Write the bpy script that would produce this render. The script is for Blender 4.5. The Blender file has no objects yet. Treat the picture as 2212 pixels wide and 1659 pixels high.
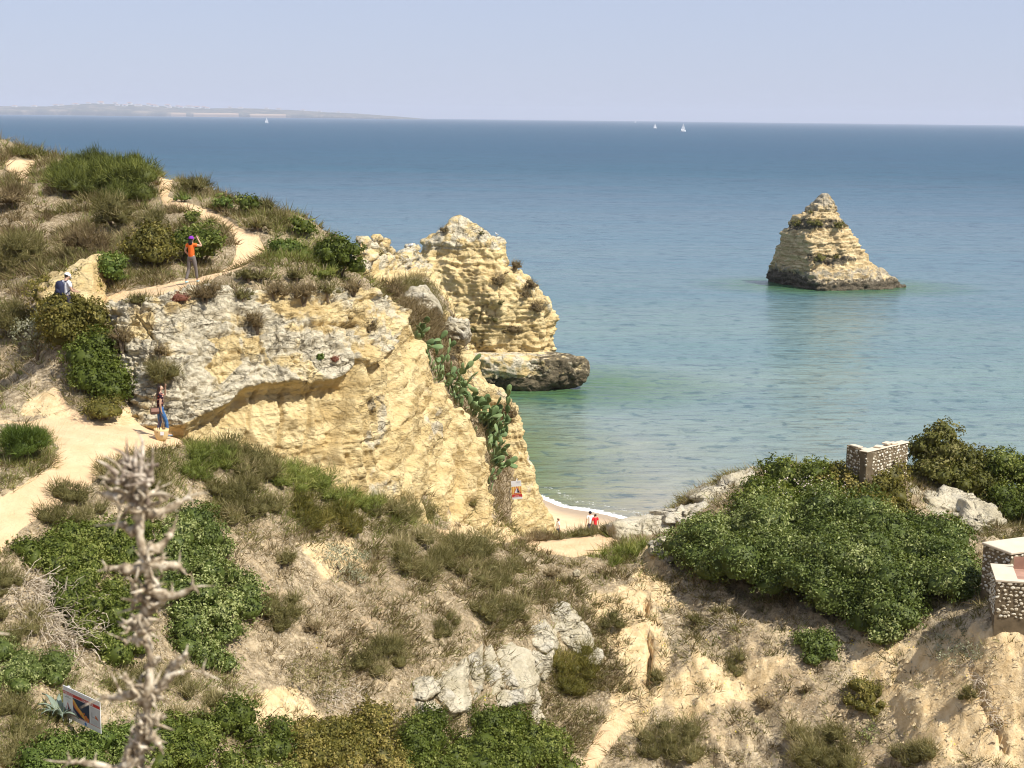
import bpy, bmesh, math
import numpy as np
from mathutils import Matrix, Vector
R = math.radians
scene = bpy.context.scene
COL = scene.collection

# ------------------------------------------------------------------ camera, sky, sun, exposure
CAM = np.array([0.0, 0.0, 27.0])
FOC = 3324.0                      # focal length in units of the 2212-wide reading of the photograph
cam_data = bpy.data.cameras.new('camera')
cam = bpy.data.objects.new('camera', cam_data)
COL.objects.link(cam)
cam_data.sensor_width = 36.0
cam_data.lens = FOC / 2212.0 * 36.0
cam_data.clip_start = 0.1
cam_data.clip_end = 60000.0
CM = Matrix.Rotation(R(90 - 9.80), 3, 'X') @ Matrix.Rotation(R(0.64), 3, 'Z')
cam.matrix_world = Matrix.Translation(Vector(CAM)) @ CM.to_4x4()
cam_data.dof.use_dof = True
cam_data.dof.focus_distance = 70.0
cam_data.dof.aperture_fstop = 22.0
scene.camera = cam
RM = np.array(CM)

SUN_TO = np.array([0.85, -0.53])
SUN_EL = R(53)
world = bpy.data.worlds.new('World')
scene.world = world
world.use_nodes = True
wn = world.node_tree
wn.nodes.clear()
sky = wn.nodes.new('ShaderNodeTexSky')
sky.sky_type = 'NISHITA'
sky.sun_disc = False
sky.sun_elevation = SUN_EL
sky.sun_rotation = math.atan2(SUN_TO[0], SUN_TO[1])
sky.altitude = 30
sky.air_density = 1.0
sky.dust_density = 0.3
sky.ozone_density = 3.0
tint = wn.nodes.new('ShaderNodeMix'); tint.data_type = 'RGBA'; tint.blend_type = 'MULTIPLY'
tint.inputs[0].default_value = 1.0
tint.inputs[7].default_value = (1.0, 0.98, 1.05, 1)
bg = wn.nodes.new('ShaderNodeBackground'); bg.inputs[1].default_value = 0.094
wo = wn.nodes.new('ShaderNodeOutputWorld')
wn.links.new(sky.outputs[0], tint.inputs[6])
hz_mix = wn.nodes.new('ShaderNodeMix'); hz_mix.data_type = 'RGBA'      # pale sea-haze sky over the clear one
hz_mix.inputs[0].default_value = 0.82
hz_mix.inputs[7].default_value = (4.2, 4.75, 6.3, 1)
wn.links.new(tint.outputs[2], hz_mix.inputs[6])
wn.links.new(hz_mix.outputs[2], bg.inputs[0])
wn.links.new(bg.outputs[0], wo.inputs[0])
sl = bpy.data.lights.new('sun', 'SUN')
sl.energy = 5.0
sl.angle = R(0.53)
sl.color = (1.0, 0.955, 0.88)
sun = bpy.data.objects.new('sun', sl); COL.objects.link(sun)
sdir = Vector((SUN_TO[0] * math.cos(SUN_EL), SUN_TO[1] * math.cos(SUN_EL), math.sin(SUN_EL)))
sun.rotation_euler = sdir.to_track_quat('Z', 'Y').to_euler()
sun.location = (60, -60, 90)
scene.view_settings.view_transform = 'Standard'
scene.view_settings.look = 'None'
scene.view_settings.exposure = 0.40
scene.view_settings.gamma = 1.0
scene.view_settings.use_curve_mapping = False
scene.cycles.max_bounces = 8
scene.cycles.diffuse_bounces = 3
scene.cycles.glossy_bounces = 3
scene.cycles.transmission_bounces = 3
scene.cycles.transparent_max_bounces = 6
scene.cycles.volume_bounces = 0
scene.cycles.use_denoising = True
scene.cycles.filter_width = 1.1

# ------------------------------------------------------------------ numeric helpers
def ray(v):
    v = np.atleast_2d(np.asarray(v, float))
    d = np.stack([(v[:, 0] - 1106) / FOC, (829.5 - v[:, 1]) / FOC, -np.ones(len(v))], 1)
    d = d @ RM.T
    return d / d[:, 1:2]
def W(vx, vy, d):
    """the point at distance d (along +Y) seen at picture reading (vx, vy)"""
    return CAM + ray([[vx, vy]])[0] * d
def proj(p):
    q = (np.asarray(p, float) - CAM) @ RM
    w = np.maximum(-q[:, 2], 1e-3)
    return np.stack([1106 + FOC * q[:, 0] / w, 829.5 - FOC * q[:, 1] / w], 1), -q[:, 2]

def _h(x, y, z, s):
    h = (x.astype(np.int64) * 374761393 + y.astype(np.int64) * 668265263 + z.astype(np.int64) * 2147483647 + s * 974634777) & 0xffffffff
    h = ((h ^ (h >> 13)) * 1274126177) & 0xffffffff
    h = (h ^ (h >> 16)) & 0xffffffff
    h = (h * 2246822519) & 0xffffffff
    return ((h >> 8) & 0xffff) / 32767.5 - 1.0
def vn(p, s=0):
    f = np.floor(p); t = p - f; t = t * t * (3 - 2 * t)
    f = f.astype(np.int64); x, y, z = f.T; a, b, c = t.T
    def m(u, v, w): return u + (v - u) * w
    r = []
    for k in (0, 1):
        r.append(m(m(_h(x, y, z + k, s), _h(x + 1, y, z + k, s), a), m(_h(x, y + 1, z + k, s), _h(x + 1, y + 1, z + k, s), a), b))
    return m(r[0], r[1], c)
def fbm(p, s=0, o=4, g=0.5, l=2.03):
    p = np.asarray(p, float); t = 0; a = 1; n = 0
    for k in range(o):
        t = t + a * vn(p + 13.7 * k, s + k); n += a; a *= g; p = p * l
    return t / n * 1.4
def ridged(p, s=0, o=3):
    p = np.asarray(p, float); t = 0; a = 1; n = 0
    for k in range(o):
        t = t + a * (1 - np.abs(vn(p + 7.3 * k, s + k)) * 1.6); n += a; a *= .5; p = p * 2.1
    return t / n
def P3(x, y, z=None):
    return np.stack([x, y, np.zeros_like(x) if z is None else z], 1)
def sst(x, a, b):
    t = np.clip((x - a) / (b - a), 0, 1)
    return t * t * (3 - 2 * t)

def pin(v, poly, soft=8.0):
    """soft inside-ness (0..1) of readings v in a polygon"""
    poly = np.asarray(poly, float); n = len(poly)
    out = np.zeros(len(v))
    lo = poly.min(0) - soft; hi = poly.max(0) + soft
    idx = np.where((v[:, 0] > lo[0]) & (v[:, 0] < hi[0]) & (v[:, 1] > lo[1]) & (v[:, 1] < hi[1]))[0]
    if not len(idx): return out
    q = v[idx]; ins = np.zeros(len(q), bool); dm = np.full(len(q), 1e9)
    for i in range(n):
        a = poly[i]; b = poly[(i + 1) % n]
        c = ((a[1] > q[:, 1]) != (b[1] > q[:, 1]))
        with np.errstate(divide='ignore', invalid='ignore'):
            xx = (b[0] - a[0]) * (q[:, 1] - a[1]) / (b[1] - a[1] if b[1] != a[1] else 1e-9) + a[0]
        ins ^= c & (q[:, 0] < xx)
        ab = b - a; t = np.clip(((q - a) @ ab) / max(ab @ ab, 1e-9), 0, 1)
        dm = np.minimum(dm, np.linalg.norm(q - (a + t[:, None] * ab), axis=1))
    sd = np.where(ins, dm, -dm)
    out[idx] = sst(sd, -soft, soft)
    return out

# ------------------------------------------------------------------ object helpers
def mesh_obj(name, verts, faces, mat=None, attrs=None, smooth=False, parent=None, loc=None):
    me = bpy.data.meshes.new(name)
    verts = np.asarray(verts, np.float32)
    faces = np.asarray(faces, np.int32)
    nv = len(verts); nf, k = faces.shape
    me.vertices.add(nv); me.vertices.foreach_set('co', verts.ravel())
    me.loops.add(nf * k); me.loops.foreach_set('vertex_index', faces.ravel())
    me.polygons.add(nf)
    me.polygons.foreach_set('loop_start', np.arange(0, nf * k, k, dtype=np.int32))
    try: me.polygons.foreach_set('loop_total', np.full(nf, k, np.int32))
    except Exception: pass
    me.update(calc_edges=True)
    if smooth: me.polygons.foreach_set('use_smooth', np.ones(nf, bool))
    for an, av in (attrs or {}).items():
        a = me.attributes.new(an, 'FLOAT', 'POINT'); a.data.foreach_set('value', np.asarray(av, np.float32))
    if mat: me.materials.append(mat)
    o = bpy.data.objects.new(name, me); COL.objects.link(o)
    if parent: o.parent = parent
    if loc is not None: o.location = loc
    return o
def bm_obj(name, bm, mat=None, parent=None, smooth=False, loc=None):
    me = bpy.data.meshes.new(name); bm.to_mesh(me); bm.free()
    if smooth:
        for p in me.polygons: p.use_smooth = True
    if mat: me.materials.append(mat)
    o = bpy.data.objects.new(name, me); COL.objects.link(o)
    if parent: o.parent = parent
    if loc is not None: o.location = loc
    return o
def tag(o, label=None, cat=None, group=None, kind=None):
    if label: o['label'] = label
    if cat: o['category'] = cat
    if group: o['group'] = group
    if kind: o['kind'] = kind
    return o
def empty(name, loc, label, cat, group=None, rz=0.0):
    o = bpy.data.objects.new(name, None); COL.objects.link(o)
    o.location = Vector([float(c) for c in loc]); o.rotation_euler = (0, 0, rz); o.empty_display_size = 0.1
    return tag(o, label, cat, group)
def grid_faces(nr, nc, wrap=False):
    r = np.arange(nr - 1)[:, None]; c = np.arange(nc if wrap else nc - 1)[None]
    c1 = (c + 1) % nc
    return np.stack([(r * nc + c), (r * nc + c1), ((r + 1) * nc + c1), ((r + 1) * nc + c)], -1).reshape(-1, 4)
def cr(ctrl, n, dens=None):
    """Catmull-Rom resample along axis 0"""
    ctrl = np.asarray(ctrl, float); m = len(ctrl)
    t = np.linspace(0, m - 1, n); i = np.minimum(t.astype(int), m - 2); f = (t - i)
    f = f.reshape((-1,) + (1,) * (ctrl.ndim - 1))
    g = lambda k: ctrl[np.clip(i + k, 0, m - 1)]
    p0, p1, p2, p3 = g(-1), g(0), g(1), g(2)
    return 0.5 * (2 * p1 + (p2 - p0) * f + (2 * p0 - 5 * p1 + 4 * p2 - p3) * f * f + (3 * p1 - p0 - 3 * p2 + p3) * f ** 3)
def grid_normals(g):
    a = np.gradient(g, axis=0); b = np.gradient(g, axis=1)
    n = np.cross(a, b); n /= np.maximum(np.linalg.norm(n, axis=2, keepdims=True), 1e-9)
    return n
def add_box(bm, c, s, rot=None):
    m = Matrix.Translation(Vector([float(x) for x in c])) @ (rot.to_4x4() if rot else Matrix.Identity(4)) @ Matrix.Diagonal((s[0], s[1], s[2], 1))
    return bmesh.ops.create_cube(bm, size=1, matrix=m)['verts']
def add_tube(bm, pts, rads, seg=6, cap=True):
    pts = [Vector([float(c) for c in p]) for p in pts]; rings = []
    for i, p in enumerate(pts):
        t = (pts[min(i + 1, len(pts) - 1)] - pts[max(i - 1, 0)]).normalized()
        a = t.cross(Vector((0.31, 0.2, 0.93))).normalized() if abs(t.z) < .9 else t.cross(Vector((1, 0, 0))).normalized()
        b = t.cross(a)
        r = rads[i] if hasattr(rads, '__len__') else rads
        rings.append([bm.verts.new(p + (a * math.cos(6.28318 * k / seg) + b * math.sin(6.28318 * k / seg)) * r) for k in range(seg)])
    for i in range(len(rings) - 1):
        for k in range(seg):
            bm.faces.new((rings[i][k], rings[i][(k + 1) % seg], rings[i + 1][(k + 1) % seg], rings[i + 1][k]))
    if cap:
        bm.faces.new(rings[0][::-1]); bm.faces.new(rings[-1])

# ------------------------------------------------------------------ materials
class N:
    def __init__(s, name, rough=0.8, spec=0.3):
        s.m = bpy.data.materials.new(name); s.m.use_nodes = True; s.t = s.m.node_tree
        s.b = s.t.nodes['Principled BSDF']
        s.b.inputs['Roughness'].default_value = rough
        s.b.inputs['Specular IOR Level'].default_value = spec
        s.tc = s.t.nodes.new('ShaderNodeNewGeometry')
    def link(s, a, b): s.t.links.new(a, b)
    def val(s, sock, v):
        if isinstance(v, (int, float)): sock.default_value = v
        elif isinstance(v, tuple): sock.default_value = v + (1,) if len(v) == 3 and len(sock.default_value) == 4 else v
        else: s.link(v, sock)
    def pos(s, scale=(1, 1, 1)):
        n = s.t.nodes.new('ShaderNodeVectorMath'); n.operation = 'MULTIPLY'
        s.link(s.tc.outputs['Position'], n.inputs[0]); n.inputs[1].default_value = scale
        return n.outputs[0]
    def noise(s, scale=1, vec=None, detail=4, rough=.55, dist=0.0, out=0):
        n = s.t.nodes.new('ShaderNodeTexNoise'); n.inputs['Scale'].default_value = scale
        n.inputs['Detail'].default_value = detail; n.inputs['Roughness'].default_value = rough
        n.inputs['Distortion'].default_value = dist
        s.link(vec if vec is not None else s.tc.outputs['Position'], n.inputs['Vector'])
        return n.outputs[out]
    def voro(s, scale=1, vec=None, feat='F1'):
        n = s.t.nodes.new('ShaderNodeTexVoronoi'); n.feature = feat; n.inputs['Scale'].default_value = scale
        s.link(vec if vec is not None else s.tc.outputs['Position'], n.inputs['Vector'])
        return n.outputs[0]
    def attr(s, name):
        n = s.t.nodes.new('ShaderNodeAttribute'); n.attribute_name = name
        return n.outputs['Fac']
    def ramp(s, f, stops, interp='LINEAR'):
        n = s.t.nodes.new('ShaderNodeValToRGB'); n.color_ramp.interpolation = interp
        e = n.color_ramp.elements
        while len(e) < len(stops): e.new(0.5)
        for k, (p, c) in enumerate(stops):
            e[k].position = p; e[k].color = (c if isinstance(c, tuple) else (c, c, c)) + (1,)
        s.link(f, n.inputs[0]); return n.outputs[0]
    def mix(s, f, a, b, mode='MIX'):
        n = s.t.nodes.new('ShaderNodeMix'); n.data_type = 'RGBA'; n.blend_type = mode
        s.val(n.inputs[0], f); s.val(n.inputs[6], a); s.val(n.inputs[7], b)
        return n.outputs[2]
    def math(s, op, a, b=0.0, c=None):
        n = s.t.nodes.new('ShaderNodeMath'); n.operation = op
        s.val(n.inputs[0], a); s.val(n.inputs[1], b)
        if c is not None: s.val(n.inputs[2], c)
        return n.outputs[0]
    def clampr(s, f, a, b):
        n = s.t.nodes.new('ShaderNodeMapRange'); n.clamp = True
        s.link(f, n.inputs[0]); n.inputs[1].default_value = a; n.inputs[2].default_value = b
        return n.outputs[0]
    def bump(s, h, strength=.5, dist=.05, prev=None):
        n = s.t.nodes.new('ShaderNodeBump'); n.inputs['Strength'].default_value = strength
        n.inputs['Distance'].default_value = dist; s.link(h, n.inputs['Height'])
        if prev is not None: s.link(prev, n.inputs['Normal'])
        s.link(n.outputs[0], s.b.inputs['Normal']); return n.outputs[0]
    def col(s, c): s.val(s.b.inputs['Base Color'], c); return s
def flat(name, c, rough=.7, spec=.3, metal=0, var=.12, sc=8.0):
    n = N(name, rough, spec)
    f = n.noise(sc, detail=3)
    n.col(n.mix(n.clampr(f, .3, .7), tuple(x * (1 - var) for x in c), tuple(min(1, x * (1 + var)) for x in c)))
    n.b.inputs['Metallic'].default_value = metal
    return n.m

def rock_mat(name, ochre, cream, grey, dark, seed=0.0, stretch=2.2, mottling=1.0):
    n = N(name, .92, .15)
    v = n.pos((.35, .35, stretch))
    warp = n.noise(.25, detail=2, out=1)
    vm = n.t.nodes.new('ShaderNodeVectorMath'); vm.operation = 'MULTIPLY_ADD'
    n.link(warp, vm.inputs[0]); vm.inputs[1].default_value = (1.5, 1.5, 1.5); n.link(v, vm.inputs[2])
    band = n.noise(1.0, vm.outputs[0], 5, .6)
    base = n.ramp(band, [(.30, ochre), (.45, tuple((a + b) / 2 for a, b in zip(ochre, cream))), (.58, cream), (.72, tuple(min(1, c * 1.08) for c in cream))])
    blot = n.noise(.8, detail=6, rough=.65)
    base = n.mix(n.clampr(blot, .52, .72), base, tuple(c * .80 for c in ochre))
    g0 = n.noise(2.5, detail=8, rough=.7)
    gcol = n.ramp(g0, [(.33, tuple(c * .55 for c in grey)), (.47, grey), (.62, tuple(min(1, c * 1.15) for c in grey)), (.7, tuple((a + b) / 2 for a, b in zip(grey, cream)))])
    wv = n.math('ADD', n.attr('w'), n.math('MULTIPLY', n.math('SUBTRACT', n.noise(.9, detail=5), .5), 1.6))
    base = n.mix(n.clampr(wv, .42, .58), base, gcol)
    dv = n.math('ADD', n.attr('dk'), n.math('MULTIPLY', n.math('SUBTRACT', n.noise(1.7, detail=6), .5), 1.3))
    d0 = n.noise(3.0, detail=6)
    dcol = n.ramp(d0, [(.3, tuple(c * .5 for c in dark)), (.7, tuple(min(1, c * 1.6) for c in dark))])
    base = n.mix(n.clampr(dv, .42, .6), base, dcol)
    spk = n.noise(9, detail=5, rough=.7)
    base = n.mix(n.math('MULTIPLY', n.clampr(spk, .56, .68), .45 * mottling), base, tuple(c * .45 for c in grey))
    n.col(base)
    h1 = n.noise(3.5, n.pos((1, 1, 2.2)), 8, .68)
    h2 = n.voro(5.0, n.pos((1, 1, 2.0)))
    cw = n.t.nodes.new('ShaderNodeVectorMath'); cw.operation = 'MULTIPLY_ADD'
    n.link(n.noise(1.2, detail=3, out=1), cw.inputs[0]); cw.inputs[1].default_value = (.9, .9, .9); n.link(n.pos((1, 1, 1.7)), cw.inputs[2])
    ce = n.voro(.75, cw.outputs[0], 'DISTANCE_TO_EDGE'); ce2 = n.voro(2.1, cw.outputs[0], 'DISTANCE_TO_EDGE')
    gate = n.clampr(n.noise(.55, detail=3), .42, .58)
    ck = n.math('MAXIMUM', n.math('MULTIPLY', n.clampr(ce, .035, .0), gate), n.math('MULTIPLY', n.clampr(ce2, .05, .0), n.math('MULTIPLY', gate, .6)))
    ck = n.math('MULTIPLY', ck, n.math('ADD', .30, n.math('MULTIPLY', n.clampr(n.attr('w'), .1, .5), .70)))
    base2 = n.mix(n.math('MULTIPLY', ck, .62), base, (.10, .075, .04))
    n.col(base2)
    b0 = n.bump(n.math('SUBTRACT', 1.0, ck), .9, .12)
    b1 = n.bump(h1, 1.0, .18, b0)
    b2 = n.bump(h2, .5, .05, b1)
    h3 = n.noise(22, detail=4)
    n.bump(h3, .5, .02, b2)
    return n.m
OCH, CRM = (.56, .40, .17), (.72, .57, .30)
GRY, DRK = (.60, .53, .38), (.13, .105, .065)
M = {}
M['cliff'] = rock_mat('yellow_limestone', OCH, CRM, GRY, DRK)
M['stack'] = rock_mat('layered_limestone', (.40, .27, .12), (.68, .54, .31), (.40, .34, .24), (.11, .09, .06), stretch=3.5, mottling=1.2)
M['white_rock'] = rock_mat('white_limestone', (.50, .43, .28), (.62, .55, .40), (.54, .49, .38), DRK, mottling=.8)

def soil_mat():
    n = N('sandy_soil', .95, .1)
    a = n.noise(.35, detail=5, rough=.6); b = n.noise(3.2, detail=7, rough=.7); c = n.noise(14, detail=5, rough=.7)
    base = n.ramp(a, [(.35, (.42, .31, .18)), (.5, (.50, .39, .24)), (.65, (.58, .47, .31))])
    base = n.mix(n.clampr(b, .5, .7), base, (.40, .30, .19))
    lit = n.math('ADD', n.math('MULTIPLY', n.attr('litter'), .8), n.math('MULTIPLY', n.math('SUBTRACT', b, .5), 1.4))
    lcol = n.ramp(c, [(.3, (.09, .07, .035)), (.45, (.20, .15, .085)), (.6, (.34, .27, .17)), (.72, (.58, .51, .40))])
    base = n.mix(n.clampr(lit, .38, .62), base, lcol)
    pale = n.voro(9, feat='F1')
    base = n.mix(n.math('MULTIPLY', n.clampr(n.noise(26, detail=2), .64, .72), n.math('SUBTRACT', 1.0, n.attr('sand'))), base, (.66, .6, .5))
    s1 = n.noise(1.1, detail=5); s2 = n.noise(7, detail=6)
    sand = n.mix(n.clampr(s1, .35, .65), (.64, .44, .245), (.72, .52, .31))
    sand = n.mix(n.math('MULTIPLY', n.clampr(s2, .55, .75), .35), sand, (.50, .35, .20))
    sf = n.math('ADD', n.attr('sand'), n.math('MULTIPLY', n.math('SUBTRACT', n.noise(2.3, detail=6, rough=.7), .5), .7))
    base = n.mix(n.clampr(sf, .45, .6), base, sand)
    oc = n.math('ADD', n.attr('och'), n.math('MULTIPLY', n.math('SUBTRACT', n.noise(1.6, detail=6, rough=.7), .5), 1.1))
    base = n.mix(n.clampr(oc, .45, .62), base, n.ramp(b, [(.3, (.47, .32, .15)), (.5, (.66, .49, .27)), (.7, (.75, .60, .37))]))
    n.col(base)
    b1 = n.bump(n.noise(5, detail=8, rough=.7), .8, .10)
    n.bump(c, .7, .035, b1)
    return n.m
M['soil'] = soil_mat()

def leaf_mat(name, c0, c1, c2=None, rough=.55, trans=.22, spec=.18):
    n = N(name, rough, spec)
    v = n.attr('v')
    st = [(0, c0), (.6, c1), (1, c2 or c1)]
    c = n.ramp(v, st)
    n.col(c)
    tr = n.t.nodes.new('ShaderNodeBsdfTranslucent')
    hs = n.mix(1.0, c, (1.25, 1.25, .55), 'MULTIPLY'); n.link(hs, tr.inputs[0])
    mx = n.t.nodes.new('ShaderNodeMixShader'); mx.inputs[0].default_value = trans
    out = n.t.nodes['Material Output']
    n.link(n.b.outputs[0], mx.inputs[1]); n.link(tr.outputs[0], mx.inputs[2]); n.link(mx.outputs[0], out.inputs[0])
    return n.m
LM = {
 'dense': leaf_mat('dark_glossy_leaves', (0.058, 0.076, 0.011), (0.116, 0.145, 0.023), (0.246, 0.262, 0.069)),
 'olive': leaf_mat('olive_leaves', (0.087, 0.080, 0.016), (0.181, 0.159, 0.034), (0.348, 0.276, 0.086)),
 'green': leaf_mat('fresh_green_leaves', (.058, .088, .014), (.125, .170, .032), (.24, .28, .08)),
 'bush': leaf_mat('mastic_leaves', (0.065, 0.091, 0.016), (0.145, 0.179, 0.041), (0.377, 0.400, 0.161), spec=.25),
 'grey': leaf_mat('grey_green_leaves', (0.168, 0.177, 0.099), (0.300, 0.295, 0.187), (0.456, 0.437, 0.308)),
 'brown': leaf_mat('brown_twiggy_scrub', (0.102, 0.073, 0.035), (0.216, 0.159, 0.083), (0.384, 0.307, 0.176), rough=.8, spec=.1),
 'scrub': leaf_mat('olive_brown_scrub', (0.102, 0.092, 0.033), (0.198, 0.175, 0.066), (0.396, 0.330, 0.176), rough=.7, spec=.1),
 'broom': leaf_mat('broom_green', (0.072, 0.083, 0.018), (0.160, 0.179, 0.037), (0.290, 0.290, 0.081), rough=.6),
 'gold': leaf_mat('golden_green', (.075, .078, .014), (.150, .145, .035), (.25, .22, .08)),
 'straw': leaf_mat('dry_straw', (.24, .18, .10), (.42, .34, .21), (.64, .56, .40), rough=.8, spec=.1, trans=.15),
 'grass': leaf_mat('green_grass_blades', (0.102, 0.124, 0.023), (0.210, 0.241, 0.052), (0.406, 0.400, 0.127), rough=.6),
 'red': leaf_mat('reddish_succulent', (.16, .06, .035), (.27, .11, .07), (.38, .22, .14), rough=.6),
 'flower': leaf_mat('pale_blossom', (.55, .42, .38), (.7, .6, .5), (.75, .7, .6), rough=.7),
 'yflower': leaf_mat('yellow_blossom', (.7, .55, .03), (.75, .62, .05), (.8, .7, .1), rough=.7),
}
M['stem'] = flat('woody_stem', (.16, .12, .08), .85)
M['pale_twig'] = flat('pale_dead_twig', (.50, .42, .31), .85)
# ------------------------------------------------------------------ ground relief: control points (reading x, y, distance)
CP = [
 # trodden path and its surroundings on the left
 (345,948,46),(200,950,45),(60,905,47.5),(150,900,48),(290,880,49),(0,1185,37),(0,1050,40.5),(100,1080,40),(-150,1200,37),(-150,1000,44),
 (-100,900,49),(60,960,44),(250,1000,43.5),
 # rim of the slope in front of the cliff
 (400,960,46.3),(500,958,47.3),(600,990,48.3),(700,1020,49.4),(850,1070,52),(1000,1118,56),(1100,1142,59.5),(1200,1150,61),(1300,1150,61),(1370,1145,60),
 # slope below the path
 (200,1300,37),(330,1120,41),(100,1600,31.5),(200,1560,33),(400,1659,34),(700,1659,38),(1000,1659,42),(1300,1659,45),(1600,1659,45),(1900,1659,43.5),(2212,1659,41.5),(2400,1659,41),
 (-100,1600,30),(-100,1400,33.5),(50,1400,34),(400,1400,38.5),(500,1300,41.5),(500,1150,44.5),(700,1300,44),(700,1150,47.5),(900,1300,46.5),(900,1150,52),(1100,1300,50),(1100,1450,47),
 (1300,1300,52.5),(1300,1450,49),(500,1500,37.5),(900,1500,43),(1200,1560,46.5),
 # right slope
 (1450,1250,53),(1500,1400,49.5),(1700,1450,47.5),(1900,1430,46.8),(2050,1380,46),(2130,1350,45.2),(2212,1385,44.3),(2350,1400,44),(1500,1520,47.2),(1900,1550,45.3),(2212,1520,43),
 (2160,1349,44.3),(2215,1362,44.0),(2320,1372,43.7),(2180,1262,46.2),
 (1450,1140,59),(1600,1090,58.5),(1800,1070,58),(1950,1050,58.5),(2100,1120,57),(2200,1220,51),(2350,1150,58),(2120,1250,49.5),(1700,1250,53.5),(1900,1250,52),(2300,1280,48),
 (1330,1135,60.5),(1420,1118,61.5),(1500,1068,62.5),(1600,1028,63.5),(1750,1010,63),
 (1990,1015,60.5),(2060,1040,60.5),(2130,1075,60),(2212,1110,60),(2320,1120,60),(2040,1090,58),
 # left hillside
 (0,860,51.5),(60,790,54),(0,600,62),(100,500,69),(0,400,80),(0,314,89),(50,700,56),(150,706,51.5),(-200,300,90),(-200,600,62),(-200,860,52),(-400,500,70),
 (110,560,60),(170,590,57.5),
 (215,665,53),(300,645,54.5),(415,617,57),(480,598,59),(570,545,64),(480,470,69),(380,395,75),(350,380,77),
 (300,560,60.5),(300,450,71),(200,400,79),(100,335,87),(170,350,87),(250,370,83),(330,385,79),(60,345,84),(40,392,77),(420,540,63),
 (450,400,75.5),(520,436,74),(600,476,72),(680,515,71),(750,560,70),(790,600,68),(560,600,60),(650,592,61.5),(740,606,63),
 # brink of the yellow cliff
 (235,668,52.2),(330,655,52.5),(450,640,53.3),(560,648,54),(680,648,55),(780,638,57),(850,665,59.5),(890,730,62),
]
# ground that is screened by the cliff sheet, and the far sides: (X, Y, Z)
WP = []
for (x, y, d, b) in [(330,900,48.8,1.0),(420,930,48.7,1.2),(500,970,49.6,1.6),(600,1010,50.6,1.6),(700,1040,51.6,1.6),(800,1080,53,1.6),(900,1110,55.3,1.6),(960,1140,57.3,1.6),(1010,1150,59.3,1.6),(1060,1160,61,1.5)]:
    p = W(x, y, d); WP.append((p[0] + .1, p[1] + b * .55, p[2] - .8))
WP += [(4,66.5,7),(1,68,5),(8,68,6.5),(-4,74,1.5),(4,74,-1.5),(4,90,-4.5),(12,71,4),(12,80,-3),(22,72,6),(22,80,-3),(35,75,0),(35,90,-5),(60,80,-5),(60,60,10),(60,40,14),(30,45,12),(30,58,14),
       (-12,98,-3),(-7,85,0),(-9,78,12),(-15,96,-3),(-25,108,-3),(-16,90,10),(-40,120,-4),(-36,106,14),(-60,125,-4),(-60,100,22),(-60,60,24),(-60,40,24),(-90,60,26),
       (0,-6,25.4),(0,0,25.3),(0,2.5,25.0),(8,1,25.2),(-8,1,25.2),(0,6,23.6),(0,10,21.6),(-6,10,21.8),(6,10,21.2),(0,16,17.5),(-5,18,17.2),(6,18,15.6),(0,24,13.2),(-6,25,14.2),(8,25,11.6),(14,18,15),(-14,18,20),(20,30,10),(30,20,17),(-25,30,20),(-30,10,26),(30,0,26),(0,-40,30),(60,0,28),(-60,0,28),(60,-40,30),(-60,-40,30),
       (10,33,8.6),(4,32,9.4),(16,34,8.6),(-9,28,13.4),(-14,36,16)]
C0 = np.array([W(*c) for c in CP] + WP)
def _fit(c):
    xy = c[:, :2]; n = len(c)
    K = np.linalg.norm(xy[:, None] - xy[None], axis=2)
    A = np.zeros((n + 3, n + 3)); A[:n, :n] = K + np.eye(n) * (-.05)
    A[:n, n] = 1; A[:n, n + 1:] = xy; A[n, :n] = 1; A[n + 1:, :n] = xy.T
    return np.linalg.solve(A, np.concatenate([c[:, 2], [0, 0, 0]]))
KW = _fit(C0)
def G0(x, y):
    x = np.asarray(x, float).ravel(); y = np.asarray(y, float).ravel()
    out = np.empty(len(x)); n = len(C0)
    for i in range(0, len(x), 20000):
        q = np.stack([x[i:i + 20000], y[i:i + 20000]], 1)
        K = np.sqrt((q[:, None, 0] - C0[None, :, 0]) ** 2 + (q[:, None, 1] - C0[None, :, 1]) ** 2 + .3)
        out[i:i + 20000] = K @ KW[:n] + KW[n] + q @ KW[n + 1:]
    return out
PATHS = [
 ([(-150,915),(10,908),(60,908),(105,900),(98,862),(112,835),(128,842),(150,885),(200,912),(235,903),(290,872),(330,880),(385,935),(395,958),(330,968),(290,985),(240,1010),(190,1050),(120,1095),(50,1140),(0,1190),(-150,1280),(-150,1150),(0,1078),(60,1040),(110,1010),(127,970),(100,930),(30,914),(-150,930)],9),
 ([(348,382),(372,385),(372,400),(362,425),(420,440),(470,462),(510,490),(560,515),(575,545),(560,568),(500,590),(450,608),(420,625),(370,634),(300,652),(240,675),(212,668),(205,652),(280,628),(350,614),(420,604),(470,590),(502,570),(512,540),(500,505),(470,480),(400,458),(352,440),(342,410)],5),
 ([(10,344),(80,347),(62,378),(50,398),(35,388),(15,368)],5),
 ([(1120,1160),(1200,1165),(1290,1150),(1345,1168),(1310,1190),(1240,1202),(1150,1190)],7),
 ([(940,1140),(1010,1150),(1130,1166),(1120,1178),(1010,1163),(945,1152)],5),
 ([(1300,1560),(1380,1540),(1330,1600),(1290,1659),(1250,1659)],14),
]
def pathness(v):
    o = np.zeros(len(v))
    for p, s in PATHS: o = np.maximum(o, pin(v, p, s))
    return o
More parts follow.
